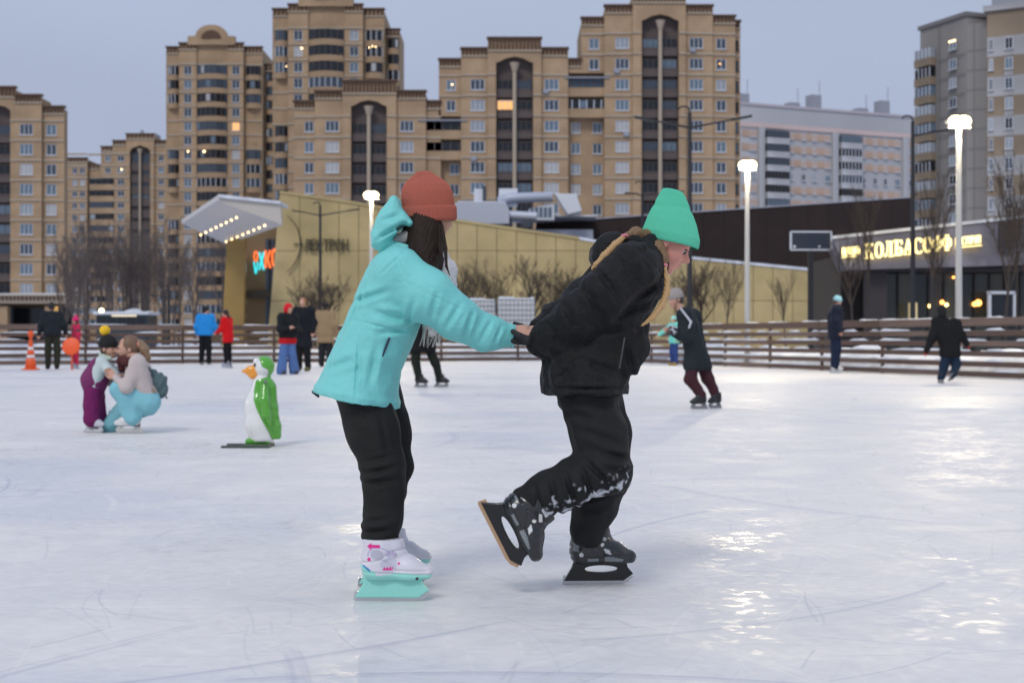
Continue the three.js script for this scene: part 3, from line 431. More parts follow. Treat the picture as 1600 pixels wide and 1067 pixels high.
{ // restaurant with tilted grey fascia and lit letters
  const d = 62, s = d / FPX, gx = 650 * s, X = px => (px - 800) * s - gx, Y = py => EYE + (HZ - py) * s, t = thing('restaurant', 'restaurant with tilted grey marbled fascia and yellow lit letters over dark glass', 'building', [gx, 0, -d]);
  const marb = tex(256, (u, v) => { const n = fbm(u, v, 5, 5, 55), r = Math.abs(n - .5) * 6; return [.6 + .3 * n + .1 * Math.min(1, r), .58 + .3 * n + .1 * Math.min(1, r), .62 + .3 * n + .1 * Math.min(1, r)]; }, true, [.2, .25]), fas = mat([.2, .193, .2], .55, { map: marb });
  const f = [V(X(1300), Y(374), .2), V(X(1640), Y(337), .2), V(X(1640), Y(415), 1.4), V(X(1312), Y(424), 1.4)].reverse(); part('fascia', prism(f, f.map(p => p.clone().add(V(0, 0, -1.6)))), fas, t);
  const sp = [V(X(1299), Y(374), .3), V(X(1640), Y(337), .3), V(X(1640), Y(332.5), .3), V(X(1299), Y(369.5), .3)]; part('snow_cap', prism(sp, sp.map(p => p.clone().add(V(0, 0, -1.4)))), M.snow, t);
  const dkB = mat([.03, .025, .025], .5); part('wall', boxG(X(1480), Y(470) / 2 + Y(520) * .0 + 1.2, -5, X(1650) - X(1352), Y(426) + .6, 6), dkB, t); part('corner_wall', boxG(X(1367), Y(426) / 2, .1, X(1381) - X(1355), Y(426) - .02, 1.2), mat([.045, .035, .035], .6), t);
  part('soffit', boxG(X(1490), Y(423), -.8, X(1650) - X(1356), .16, 3.2), dkB, t);
  const gl = [mat([.05, .055, .045], .12), mat([.08, .075, .05], .15), mat([.03, .035, .03], .1)];
  for (let i = 0; i < 11; i++) { const a = 1383 + i * 24; part('glass_pane', boxG(X(a + 12), Y(426) / 2, -.4, X(22.6) - X(0), Y(427), .05), gl[i % 3], t); part('mullion', boxG(X(a), Y(426) / 2, -.3, .07, Y(427), .12), dkB, t); }
  const lit = glow([1, .78, .3], 2.6), sl = -37 / 340, put = (str, x0, x1, yT, yB, fnt, w) => { let x = x0; const n = str.length, step = (x1 - x0) / n; for (const ch of str) { const g = textG(ch, fnt, 1, .1), k = g.userData, cw = step * w; g.scale((X(cw) - X(0)) / k.w, (Y(yT) - Y(yB)) / k.h, 1); const mid = x - x0, y = yB + mid * sl; g.translate(X(x), Y(y), 1.1 + .1 * (yB > 405)); part('lit_sign_letter', g, lit, t); x += step; } };
  put('ПИВНОЙ', 1307, 1335, 389.5, 402, font, .82); put('КОЛБАСОФФ', 1341, 1475, 383, 407, fontS, .9); put('РЕСТОРАН', 1481, 1520, 374, 386, font, .84);
  const bar = (x0, y0, x1, y1) => { const g = prism([V(X(x0), Y(y0), 1.2), V(X(x1), Y(y1), 1.2), V(X(x1), Y(y1 - 1.4), 1.2), V(X(x0), Y(y0 - 1.4), 1.2)], [V(X(x0), Y(y0), 1.1), V(X(x1), Y(y1), 1.1), V(X(x1), Y(y1 - 1.4), 1.1), V(X(x0), Y(y0 - 1.4), 1.1)]); part('lit_sign_bar', g, lit, t); };
  bar(1306, 405, 1329, 403); bar(1481, 390, 1521, 386.5);
  const lampO = glow([1, .4, .08], 5), lampY = glow([1, .72, .25], 5);
  for (const [x, y, m, r] of [[1456, 478, lampY, .08], [1475, 472, lampO, .09], [1482, 476, lampY, .08], [1532, 473, lampO, .14], [1526, 475, lampO, .1], [1493, 433, lampO, .05]]) part('lamp_bulb', new THREE.SphereGeometry(r, 10, 8), m, t).position.set(X(x), Y(y), -.2);
  part('poster_case', boxes([[X(1421), Y(488), .6, X(11) - X(0), Y(473) - Y(502), .3]]), glow([.9, .7, .35], .35, [.4, .33, .2]), t);
  part('open_hatch', boxes([[X(1556), Y(458), .7, X(1580) - X(1538), .12, .2], [X(1538), Y(480), .7, .12, Y(458) - Y(502), .2], [X(1577), Y(480), .7, .12, Y(458) - Y(502), .2]]), frameW, t); part('hatch_panel', boxG(X(1557), Y(482), .6, X(1576) - X(1540), Y(462) - Y(502), .1), glassDark, t);
  part('wall_sign', boxG(X(1556), Y(372), 1.3, X(1568) - X(1546), Y(357) - Y(399), .15), dkB, t);
}
// ---------- poles, lamps, screen ----------
function floodlight(px, py, d, label, cand, spot) {
  const base = spot ?? at(px, HZ, d), hgt = spot ? 5.85 : EYE + (HZ - py) * d / FPX, t = thing('flood_lamp', label, 'lamp', [base.x, 0, base.z], 'lit lamp posts round the rink');
  part('pole', new THREE.CylinderGeometry(.06, .085, hgt - .12, 12).translate(0, (hgt - .12) / 2, 0), M.whitePole, t); part('foot', new THREE.CylinderGeometry(.16, .18, .1, 12).translate(0, .05, 0), M.whitePole, t);
  part('bracket', boxG(0, hgt - .12, 0, .5, .06, .08), M.whitePole, t);
  const em = glow([1, .8, .4], 10);
  for (const sx of [-1, 1]) { const h = part('lamp_head', new RoundedBoxGeometry(.26, .1, .2, 2, .03).translate(sx * .15, hgt, -.02), M.whitePole, t); part('lamp_glass', new THREE.SphereGeometry(.15, 16, 12).scale(1.15, .85, .75).translate(sx * .09, hgt + .0, .08), em, h); const l = new THREE.PointLight(new THREE.Color(1, .84, .56), cand, 0, 2); l.position.set(sx * .09, hgt, .1); l.shadow.radius = 4; l.castShadow = true; t.add(l); }
}
floodlight(1168, 258, 41.4, 'white lamp post with lit twin heads standing next to the small dark screen', 40);
floodlight(1499, 190, 32.8, 'white lamp post with lit twin heads before the yellow lettered restaurant', 40);
floodlight(580, 305, 50.2, 'white lamp post with lit twin heads in front of the mustard cinema wall', 40);
for (const [x, z, l] of [[-20.6, -13, 'white lamp post with lit twin heads beside the long open edge of the ice'], [-20.6, 3, 'white lamp post with lit twin heads near the corner of the ice'], [-7, 17.2, 'white lamp post with lit twin heads behind the near edge of the ice'], [7, 17.2, 'white lamp post with lit twin heads behind the near edge of the ice'], [18.2, -6, 'white lamp post with lit twin heads behind the side board fence, past the restaurant']]) floodlight(800 + x * FPX, 0, 1, l, 60, V(x, 0, z));
function streetLamp(px, py, d, label, span, tilt = .1) {
  const b = at(px, HZ, d), hgt = EYE + (HZ - py) * d / FPX, t = thing('street_lamp', label, 'lamp', [b.x, 0, b.z], 'tall black street lamps, unlit');
  part('pole', new THREE.CylinderGeometry(.07, .11, hgt, 10).translate(0, hgt / 2, 0), M.iron, t); part('foot', new THREE.CylinderGeometry(.2, .22, .12, 10).translate(0, .06, 0), M.iron, t);
  for (const s of span) { const e = V(s, hgt - .5 + Math.abs(s) * tilt, 0); const a = part('arm', rod(V(0, hgt - .55, 0), e, .045, .03), M.iron, t); const h = boxG(0, 0, 0, .75, .07, .22); h.rotateZ(Math.sign(s) * tilt * 1.2); h.translate(e.x + Math.sign(s) * .3, e.y + .05, 0); part('lamp_head', h, M.black, a); }
  const hook = new THREE.CatmullRomCurve3([V(0, hgt, 0), V(-.05, hgt + .18, 0), V(-.3, hgt + .22, 0), V(-.42, hgt + .12, 0)]); part('camera_arm', new THREE.TubeGeometry(hook, 12, .035, 6), M.iron, t);
}
streetLamp(1078, 176, 52, 'tall black street lamp with two wide arms, its pole beside the trimmed hedge tree', [-1.35, 1.6], .16);
streetLamp(500, 322, 85, 'black street lamp with two arms in front of the thin lettered cinema sign', [-1.0, 1.7], .13);
streetLamp(1004, 290, 78, 'black street lamp with two arms rising out of the brown hall wall', [1.6, -.3], .06);
streetLamp(1427, 190, 55, 'black street lamp crossing the yellow restaurant letters', [.7], .1);
streetLamp(263, 452, 90, 'short black street lamp by the bare wood at the white canopy', [-.5], .1);
{
  const d = 58, b = at(1267, HZ, d), t = thing('display_screen', 'small dark outdoor screen in a white frame on a black post', 'screen', [b.x, 0, b.z]), s = d / FPX, Y = py => EYE + (HZ - py) * s;
  part('post', boxG(0, Y(390) / 2, 0, .2, Y(390), .2), M.black, t); part('screen', new RoundedBoxGeometry(60 * s, 25 * s, .08, 2, .02).translate(0, Y(376.5), .06), mat([.02, .028, .045], .25), t);
  const w = 63 * s, h = 28 * s; for (const [x, y, a, c] of [[0, h / 2, w, .06], [0, -h / 2, w, .05], [-w / 2, 0, .06, h], [w / 2, 0, .06, h]]) part('frame', boxG(x, Y(376.5) + y, .08, a, c, .14), frameW, t);
  for (const [x, y, r] of [[-26, -9, 2.4], [13, -9, 1.6]]) part('sticker', new THREE.CircleGeometry(r * s, 14).translate(x * s, Y(376.5) + y * s, .106), frameW, t);
}
// ---------- bare trees ----------
function bareTree(sd, o) {                                              // returns trunk and branch geometries
  seed = sd; const P1 = [[], []], add = (k, a, b, r1, r2, n) => {
    const dir = b.clone().sub(a).normalize(), u = Math.abs(dir.y) < .9 ? V(0, 1, 0).cross(dir).normalize() : V(1, 0, 0).cross(dir).normalize(), w = dir.clone().cross(u), L = P1[k];
    for (let i = 0; i < n; i++) { const p = [i, i + 1].map(q => { const t = q / n * 6.2832; return u.clone().multiplyScalar(Math.cos(t)).addScaledVector(w, Math.sin(t)); });
      const c = [a.clone().addScaledVector(p[0], r1), a.clone().addScaledVector(p[1], r1), b.clone().addScaledVector(p[1], r2), b.clone().addScaledVector(p[0], r2)], nn = [p[0], p[1], p[1], p[0]]; for (const i2 of [0, 1, 2, 0, 2, 3]) L.push(c[i2], nn[i2]); }
  };
  const grow = (p, dir, len, r, lv) => {
    const n = lv === 0 ? 4 : 3; let a = p.clone(), d = dir.clone();
    for (let i = 0; i < n; i++) {
      d.add(V(rr(-1, 1), rr(-.6, 1) * (lv ? .8 : .2), rr(-1, 1)).multiplyScalar(lv ? o.wig : .05)).normalize(); const b = a.clone().addScaledVector(d, len / n), r1 = r * (1 - i / n * .45), r2 = r * (1 - (i + 1) / n * .45);
      add(lv ? 1 : 0, a, b, r1, r2, lv < 2 ? 6 : 3); a = b;
      if (lv < o.lev && (lv > 0 || i >= o.first)) { const kids = lv === 0 ? o.kids0 : o.kids; for (let k = 0; k < kids; k++) { const az = rr(0, 6.28), sp = o.spread * rr(.6, 1.2), side = V(Math.cos(az), 0, Math.sin(az)); const nd = d.clone().multiplyScalar(Math.cos(sp)).addScaledVector(side, Math.sin(sp)); nd.y += o.up; nd.normalize(); grow(a, nd, len * o.ratio * rr(.7, 1.15), Math.max(r2 * .55, o.rmin), lv + 1); } }
    }
    if (lv < o.lev) for (let k = 0; k < 2; k++) { const nd = d.clone().add(V(rr(-1, 1), rr(0, .8), rr(-1, 1)).multiplyScalar(.5)).normalize(); grow(a, nd, len * o.ratio * rr(.7, 1.1), Math.max(r * .42, o.rmin), lv + 1); }
  };
  grow(V(0, 0, 0), V(0, 1, 0), o.trunk, o.r, 0);
  return P1.map(L => { const g = new THREE.BufferGeometry(), pos = [], nor = []; for (let i = 0; i < L.length; i += 2) { pos.push(L[i].x, L[i].y, L[i].z); nor.push(L[i + 1].x, L[i + 1].y, L[i + 1].z); } g.setAttribute('position', new THREE.Float32BufferAttribute(pos, 3)); g.setAttribute('normal', new THREE.Float32BufferAttribute(nor, 3)); return g; });
}
const barkM = mat([.055, .042, .034], .9), twigM = mat([.085, .06, .042], .9), barkD = mat([.1, .08, .07], .9), twigD = mat([.14, .11, .095], .9);
function treeKind(name, label, category, sd, o, group, a = barkM, b = twigM) { const g = bareTree(sd, o), t = thing(name, label, category, [0, 0, 0], group); part('trunk', g[0], a, t); part('crown', g[1], b, t); g[1].computeBoundingBox(); t.userData.h = g[1].boundingBox.max.y; return t; }
function plant(protos, list) {
  const H0 = protos.map(p => p.userData.h), usedP = protos.map(() => false); protos.forEach(p => delete p.userData.h);
  for (const [px, top, d, label, k = 0, wide = 1] of list) { const i = k % protos.length, o = usedP[i] ? copyOf(protos[i], label) : protos[i]; usedP[i] = true; o.userData.label = label; const b = at(px, HZ, d), h = EYE + (HZ - top) * d / FPX; o.position.set(b.x, -.02, b.z); const s = h / H0[i]; o.scale.set(s * wide, s, s * wide); o.rotation.y = px * .7; }
}
const oF = { trunk: 1.3, r: .07, lev: 4, first: 2, kids0: 3, kids: 1, spread: .85, up: .3, ratio: .62, wig: .16, rmin: .0045 };
plant([treeKind('clipped_tree', '', 'tree', 11, oF, 'low bare trees clipped flat before the cinema'), treeKind('clipped_tree', '', 'tree', 23, oF, 'low bare trees clipped flat before the cinema')],
  [[738, 402, 72, 'low bare clipped tree before the mustard wall above the white tanks', 0], [780, 396, 71, 'low bare clipped tree before the mustard wall above the white tanks', 1], [831, 393, 70, 'low bare clipped tree before the mustard wall above the white tanks', 0, 1.15], [857, 418, 73, 'low bare clipped tree before the mustard wall above the white tanks', 1], [890, 410, 74, 'low bare clipped tree before the mustard wall above the white tanks', 0], [702, 412, 74, 'low bare clipped tree before the mustard wall above the white tanks', 1],
   [470, 428, 76, 'low bare clipped tree under the thin lettered cinema sign', 1], [508, 418, 74, 'low bare clipped tree under the thin lettered cinema sign', 0, 1.2], [492, 424, 78, 'low bare clipped tree under the thin lettered cinema sign', 1], [1096, 398, 66, 'low bare tree beside the tall black street lamp', 0, 1.1], [1062, 408, 70, 'low bare tree beside the tall black street lamp', 1]]);
const oY = { trunk: 2.6, r: .06, lev: 3, first: 2, kids0: 3, kids: 2, spread: .6, up: .45, ratio: .5, wig: .12, rmin: .005 };
plant([treeKind('young_tree', '', 'tree', 31, oY, 'young bare trees by the side fence'), treeKind('young_tree', '', 'tree', 45, oY, 'young bare trees by the side fence')],
  [[1135, 400, 60, 'young bare tree against the low mustard wall near the lit lamp post', 0], [1229, 418, 62, 'slight bare tree against the low mustard wall beside the screen', 1, .9], [1333, 352, 56, 'bare tree before the restaurant fascia by its first letters', 0], [1357, 268, 57, 'tall thin bare tree before the restaurant fascia letters', 1, .55], [1455, 250, 54, 'tall thin bare tree before the last big restaurant letters', 0, .6], [1472, 330, 55, 'slender bare tree before the last big restaurant letters', 1, .7], [1572, 300, 50, 'large bare tree hiding the dark end of the restaurant', 0, .9], [1590, 215, 52, 'large bare tree hiding the dark end of the restaurant', 1, .7], [1607, 280, 51, 'large bare tree hiding the dark end of the restaurant', 0, .9]]);
const oW = { trunk: 6, r: .15, lev: 4, first: 1, kids0: 2, kids: 1, spread: .6, up: .5, ratio: .55, wig: .14, rmin: .010 };
{ const L = []; const gW = 'dark bare trees of the wood beyond the far fence'; seed = 77; for (let i = 0; i < 28; i++) L.push([rr(100, 352), rr(330, 400), rr(120, 190), 'dark bare tree of the wood before the far brick block', i, rr(.8, 1.1)]); plant([5, 6, 7].map(s => treeKind('wood_tree', '', 'tree', s * 19, oW, gW, barkD, twigD)), L); }
// ---------- parked bus, white tanks, cone ----------
{
  const d = 84, s = d / FPX, b = at(196, HZ, d), t = thing('parked_bus', 'dark parked bus with snow on its roof and a pale lit window strip', 'bus', [b.x, 0, b.z]), body = mat([.03, .045, .055], .4), X = p => (p - 196) * s, Y = p => EYE + (HZ - p) * s;
  part('body', new RoundedBoxGeometry(X(238) - X(158), Y(491) - .35, 2.4, 3, .15).translate(X(198), (Y(491) + .35) / 2, 0), body, t); part('roof', new RoundedBoxGeometry(X(240) - X(153), .2, 2.6, 2, .08).translate(X(197), Y(490), 0), frameW, t);
  part('snow_cap', snowStrip(X(238) - X(156), 2.4, .32, 3).translate(X(197), Y(489), 0), M.snow, t);
  for (let i = 0; i < 5; i++) part('window', boxG(X(166 + i * 15.5), Y(501), 1.22, X(210) - X(196.5), Y(496) - Y(508), .04), glassDark, t);
  part('lit_strip_light', boxG(X(202), Y(493.5), 1.24, X(222) - X(184), .12, .04), glow([1, .85, .6], .8), t); part('head_light', new THREE.SphereGeometry(.14, 10, 8).translate(X(167), Y(486), 1.2), glow([1, .85, .5], 6), t);
  for (const px of [172, 224]) for (const z of [.9, -.9]) part('wheel', new THREE.CylinderGeometry(.45, .45, .3, 18).rotateX(Math.PI / 2).translate(X(px), .45, z), M.black, t);
  const c = at(108, HZ, 100);
}
{
  const wrap = mat([.62, .63, .64], .5), cage = mat([.3, .31, .33], .4, { metalness: .5 });
  for (const [x0, x1, y0, d, label] of [[778, 835, 466, 56, 'white caged plastic tank with snow on top, the one at the end of the row'], [733, 774, 468, 57, 'white caged plastic tank with snow on top, half behind a turquoise sleeve'], [712, 731, 468, 57.5, 'white caged plastic tank with snow on top, beside the scarf fringe']]) {
    const s = d / FPX, b = at((x0 + x1) / 2, HZ, d), w = (x1 - x0) * s, h = EYE + (HZ - y0) * s, t = thing('water_tank', label, 'tank', [b.x, 0, b.z], 'white caged tanks behind the far fence');
    part('tank', new RoundedBoxGeometry(w, h - .14, 1.0, 3, .07).translate(0, (h - .14) / 2 + .14, 0), wrap, t); part('pallet', boxG(0, .07, 0, w, .14, 1.02), M.wood2, t);
    const n = Math.round(w / .16), mm = Math.round(h / .2); for (let i = 0; i <= n; i++) part('cage_bar', boxG(-w / 2 + w * i / n, h / 2, .515, .022, h - .1, .022), cage, t); for (let i = 1; i <= mm; i++) part('cage_bar', boxG(0, h * i / mm - .06, .53, w, .022, .022), cage, t);
    part('snow_cap', snowStrip(w, 1.0, .16, 2 + x0 % 5).translate(0, h - .02, 0), M.snow, t);
  }
}
function lathe(pts, n = 24) { return new THREE.LatheGeometry(pts.map(p => new THREE.Vector2(p[0], p[1])), n); }
{
  const d = groundD(578), b = at(47, HZ, d), t = thing('traffic_cone', 'tall orange traffic cone with white bands and a round knob, before the far fence', 'cone', [b.x, 0, b.z]), or = mat([.8, .1, .015], .5), wt = mat([.75, .75, .72], .5);
  t.scale.setScalar(.82); const H1 = 1.25, rad = y => lerp(.19, .05, y / .95); part('base', new RoundedBoxGeometry(.46, .05, .46, 2, .02).translate(0, .025, 0), or, t);
  for (const [a, c, m, nm] of [[.05, .38, or, 'cone'], [.38, .48, wt, 'reflective_band'], [.48, .64, or, 'cone'], [.64, .74, wt, 'reflective_band'], [.74, .95, or, 'cone']]) part(nm, lathe([[0, a], [rad(a), a], [rad(c), c], [0, c]]), m, t);
  part('knob', lathe([[0, .95], [.045, .95], [.05, 1.05], [.085, 1.1], [.095, 1.18], [.06, 1.25], [0, 1.26]]), or, t);
}
// ---------- bodies: distance fields meshed into one surface ----------
const pn3 = new ImprovedNoise();
const bbOf = (pts, r) => [[0, 1, 2].map(k => Math.min(...pts.map(p => p[k])) - r), [0, 1, 2].map(k => Math.max(...pts.map(p => p[k])) + r)];
const bbU = list => [[0, 1, 2].map(k => Math.min(...list.map(b => b[0][k]))), [0, 1, 2].map(k => Math.max(...list.map(b => b[1][k])))];
function cap(a, b, r1, r2 = r1) {                                       // tapered capsule
  const dx = b[0] - a[0], dy = b[1] - a[1], dz = b[2] - a[2], q = 1 / (dx * dx + dy * dy + dz * dz + 1e-12);
  const f = (x, y, z) => { const px = x - a[0], py = y - a[1], pz = z - a[2]; let h = (px * dx + py * dy + pz * dz) * q; h = h < 0 ? 0 : h > 1 ? 1 : h; const ex = px - dx * h, ey = py - dy * h, ez = pz - dz * h; return Math.sqrt(ex * ex + ey * ey + ez * ez) - (r1 + (r2 - r1) * h); };
  f.bb = bbOf([a, b], Math.max(r1, r2)); return f;
}
const chain = (...n) => n.slice(1).map((q, i) => cap(n[i], q, n[i][3], q[3]));   // joints [x, y, z, radius]
function ell(c, r, R = null) {                                          // ellipsoid, R: three unit axes
  const m = Math.min(...r), f = (x, y, z) => { let px = x - c[0], py = y - c[1], pz = z - c[2]; if (R) { const a = px * R[0][0] + py * R[0][1] + pz * R[0][2], b = px * R[1][0] + py * R[1][1] + pz * R[1][2]; pz = px * R[2][0] + py * R[2][1] + pz * R[2][2]; px = a; py = b; } const k0 = Math.hypot(px / r[0], py / r[1], pz / r[2]), k1 = Math.hypot(px / r[0] / r[0], py / r[1] / r[1], pz / r[2] / r[2]); return k1 < 1e-9 ? -m : k0 * (k0 - 1) / k1; };
  f.bb = bbOf([c], Math.max(...r)); return f;
}
function uni(k, list) {                                                 // smooth union
  list = list.flat(); const f = (x, y, z) => { let d = list[0](x, y, z); for (let i = 1; i < list.length; i++) { const e = list[i](x, y, z), h = Math.max(k - Math.abs(d - e), 0) / k; d = Math.min(d, e) - h * h * k * .25; } return d; };
  f.bb = bbU(list.map(l => l.bb)); return f;
}
const carve = (a, b, k) => { const f = (x, y, z) => { const d = a(x, y, z), e = -b(x, y, z), h = Math.max(k - Math.abs(d - e), 0) / k; return Math.max(d, e) + h * h * k * .25; }; f.bb = a.bb; return f; };
const cut = (a, fn) => { const f = (x, y, z) => Math.max(a(x, y, z), fn(x, y, z)); f.bb = a.bb; return f; };
const warp = (a, fn, m = .02) => { const f = (x, y, z) => { const d = a(x, y, z); return Math.abs(d) > .08 ? d : d + fn(x, y, z); }; f.bb = [a.bb[0].map(v => v - m), a.bb[1].map(v => v + m)]; return f; };
function loft(S, ex = 2.2) {                                            // stacked ovals: [y, cx, rx, cz, rz], top first
  const ys = S.map(s => s[0]);
  const f = (x, y, z) => { let i = 0; while (i < S.length - 2 && y < ys[i + 1]) i++; const t = clamp((ys[i] - y) / (ys[i] - ys[i + 1]), 0, 1), a = S[i], b = S[i + 1]; const cx = lerp(a[1], b[1], t), rx = lerp(a[2], b[2], t), cz = lerp(a[3], b[3], t), rz = lerp(a[4], b[4], t);
    const u = Math.abs(x - cx) / rx, v = Math.abs(z - cz) / rz, k = Math.pow(Math.pow(u, ex) + Math.pow(v, ex), 1 / ex), d = (k - 1) * Math.min(rx, rz) * .93, e = Math.max(y - ys[0], ys[S.length - 1] - y); return Math.max(d, e); };
  f.bb = bbU(S.map(s => [[s[1] - s[2], s[0], s[3] - s[4]], [s[1] + s[2], s[0], s[3] + s[4]]])); return f;
}
function pillow(P, zc, h, R) {                                          // outline in xy with full, rounded thickness
  const n = P.length, f = (x, y, z) => { let d = 1e9, s = 1; for (let i = 0, j = n - 1; i < n; j = i++) { const ex = P[j][0] - P[i][0], ey = P[j][1] - P[i][1], wx = x - P[i][0], wy = y - P[i][1], t = clamp((wx * ex + wy * ey) / (ex * ex + ey * ey), 0, 1), bx = wx - ex * t, by = wy - ey * t; d = Math.min(d, bx * bx + by * by); const c1 = y >= P[i][1], c2 = y < P[j][1], c3 = ex * wy > ey * wx; if ((c1 && c2 && c3) || (!c1 && !c2 && !c3)) s = -s; }
    const q = s * Math.sqrt(d) + R, w = Math.abs(z - zc) - h + R; return Math.hypot(Math.max(q, 0), Math.max(w, 0)) + Math.min(Math.max(q, w), 0) - R; };
  f.bb = [[Math.min(...P.map(p => p[0])), Math.min(...P.map(p => p[1])), zc - h], [Math.max(...P.map(p => p[0])), Math.max(...P.map(p => p[1])), zc + h]]; return f;
}
const folds = list => (x, y, z) => { let s = 0; for (const [a, b, w, dep] of list) { const dx = b[0] - a[0], dy = b[1] - a[1], t = clamp(((x - a[0]) * dx + (y - a[1]) * dy) / (dx * dx + dy * dy), 0, 1), e = Math.hypot(x - a[0] - dx * t, y - a[1] - dy * t), zz = a[2] === undefined ? 1 : smooth(a[2] - .03, a[2] + .03, z); const q = e / w; if (q < 4) s += dep * zz * (Math.exp(-q * q) - .55 * Math.exp(-(q - 1.9) * (q - 1.9))) * Math.sin(Math.PI * clamp(t * .86 + .07, 0, 1)); } return s; };
const crease = (f, a, ox = 0) => (x, y, z) => { const n = pn3.noise(x * f + ox, y * f * .8, z * f), m = pn3.noise(x * f * 2.3 + 5, y * f * 1.9 + ox, z * f * 2.1); return a * (Math.abs(n) * 1.6 - .4 + .45 * m); };
function meshSDF(f, cell, o = {}) {                                     // surface nets
  const pad = cell * 2.5, lo = f.bb[0].map(v => v - pad), hi = f.bb[1].map(v => v + pad), N = [0, 1, 2].map(k => Math.ceil((hi[k] - lo[k]) / cell) + 1), [nx, ny, nz] = N, val = new Float32Array(nx * ny * nz), B = 6;
  for (let bz = 0; bz < nz; bz += B) for (let by = 0; by < ny; by += B) for (let bx = 0; bx < nx; bx += B) {
    const ex = Math.min(nx, bx + B), ey = Math.min(ny, by + B), ez = Math.min(nz, bz + B), c = f(lo[0] + (bx + ex - 1) / 2 * cell, lo[1] + (by + ey - 1) / 2 * cell, lo[2] + (bz + ez - 1) / 2 * cell), skip = Math.abs(c) > B * cell * 1.5 + .03;
    for (let k = bz; k < ez; k++) for (let j = by; j < ey; j++) for (let i = bx; i < ex; i++) val[(k * ny + j) * nx + i] = skip ? c : f(lo[0] + i * cell, lo[1] + j * cell, lo[2] + k * cell);
  }
  const id = new Int32Array(nx * ny * nz).fill(-1), pos = [], idx = [], off = [0, 1, nx, nx + 1, nx * ny, nx * ny + 1, nx * ny + nx, nx * ny + nx + 1], E = [[0, 1], [2, 3], [4, 5], [6, 7], [0, 2], [1, 3], [4, 6], [5, 7], [0, 4], [1, 5], [2, 6], [3, 7]];
  for (let k = 0; k < nz - 1; k++) for (let j = 0; j < ny - 1; j++) for (let i = 0; i < nx - 1; i++) {
    const b = (k * ny + j) * nx + i; let m = 0; for (let c = 0; c < 8; c++) if (val[b + off[c]] < 0) m |= 1 << c; if (m === 0 || m === 255) continue;
    let sx = 0, sy = 0, sz = 0, n = 0; for (const [p, q] of E) { const a = val[b + off[p]], c = val[b + off[q]]; if ((a < 0) === (c < 0)) continue; const t = a / (a - c); sx += (p & 1) + t * ((q & 1) - (p & 1)); sy += (p >> 1 & 1) + t * ((q >> 1 & 1) - (p >> 1 & 1)); sz += (p >> 2) + t * ((q >> 2) - (p >> 2)); n++; }
    id[b] = pos.length / 3; pos.push(lo[0] + (i + sx / n) * cell, lo[1] + (j + sy / n) * cell, lo[2] + (k + sz / n) * cell);
  }
  const quad = (a, b, c, d, flip) => { if (a < 0 || b < 0 || c < 0 || d < 0) return; flip ? idx.push(a, c, b, a, d, c) : idx.push(a, b, c, a, c, d); };
  for (let k = 1; k < nz - 1; k++) for (let j = 1; j < ny - 1; j++) for (let i = 1; i < nx - 1; i++) {
    const b = (k * ny + j) * nx + i, v = val[b] < 0;
    if (v !== val[b + 1] < 0) quad(id[b - nx - nx * ny], id[b - nx * ny], id[b], id[b - nx], !v);
    if (v !== val[b + nx] < 0) quad(id[b - 1 - nx * ny], id[b - 1], id[b], id[b - nx * ny], !v);
    if (v !== val[b + nx * ny] < 0) quad(id[b - 1 - nx], id[b - nx], id[b], id[b - 1], !v);
  }
  let g = new THREE.BufferGeometry(); g.setAttribute('position', new THREE.Float32BufferAttribute(pos, 3)); g.setIndex(idx); g.computeVertexNormals();
  if (o.color) { const c = new Float32Array(pos.length); for (let i = 0; i < pos.length; i += 3) { const q = o.color(pos[i], pos[i + 1], pos[i + 2]); c[i] = q[0]; c[i + 1] = q[1]; c[i + 2] = q[2]; } g.setAttribute('color', new THREE.BufferAttribute(c, 3)); }
  if (o.uv) { g = g.toNonIndexed(); const p = g.attributes.position.array, nn = g.attributes.normal.array, uv = new Float32Array(p.length / 3 * 2); for (let t = 0; t < p.length; t += 9) { let a = 0, b = 0, c = 0; for (let q = 0; q < 9; q += 3) { a += nn[t + q]; b += nn[t + q + 1]; c += nn[t + q + 2]; } a = Math.abs(a); b = Math.abs(b); c = Math.abs(c); for (let q = 0; q < 3; q++) { const k = t + q * 3, u = (t / 3 + q) * 2; if (c >= a && c >= b) { uv[u] = p[k]; uv[u + 1] = p[k + 1]; } else if (a >= b) { uv[u] = p[k + 2]; uv[u + 1] = p[k + 1]; } else { uv[u] = p[k]; uv[u + 1] = p[k + 2]; } } } g.setAttribute('uv', new THREE.BufferAttribute(uv, 2)); }
  return g;
}
const vec = a => V(a[0], a[1], a[2]);
function axes(fwd, up) { const f = vec(fwd).normalize(), r = f.clone().cross(vec(up)).normalize(), u = r.clone().cross(f).normalize(); return [f.toArray(), u.toArray(), r.toArray()]; }
const place = (c, A, s) => (u, v, w) => [0, 1, 2].map(k => c[k] + s * (u * A[0][k] + v * A[1][k] + w * A[2][k]));
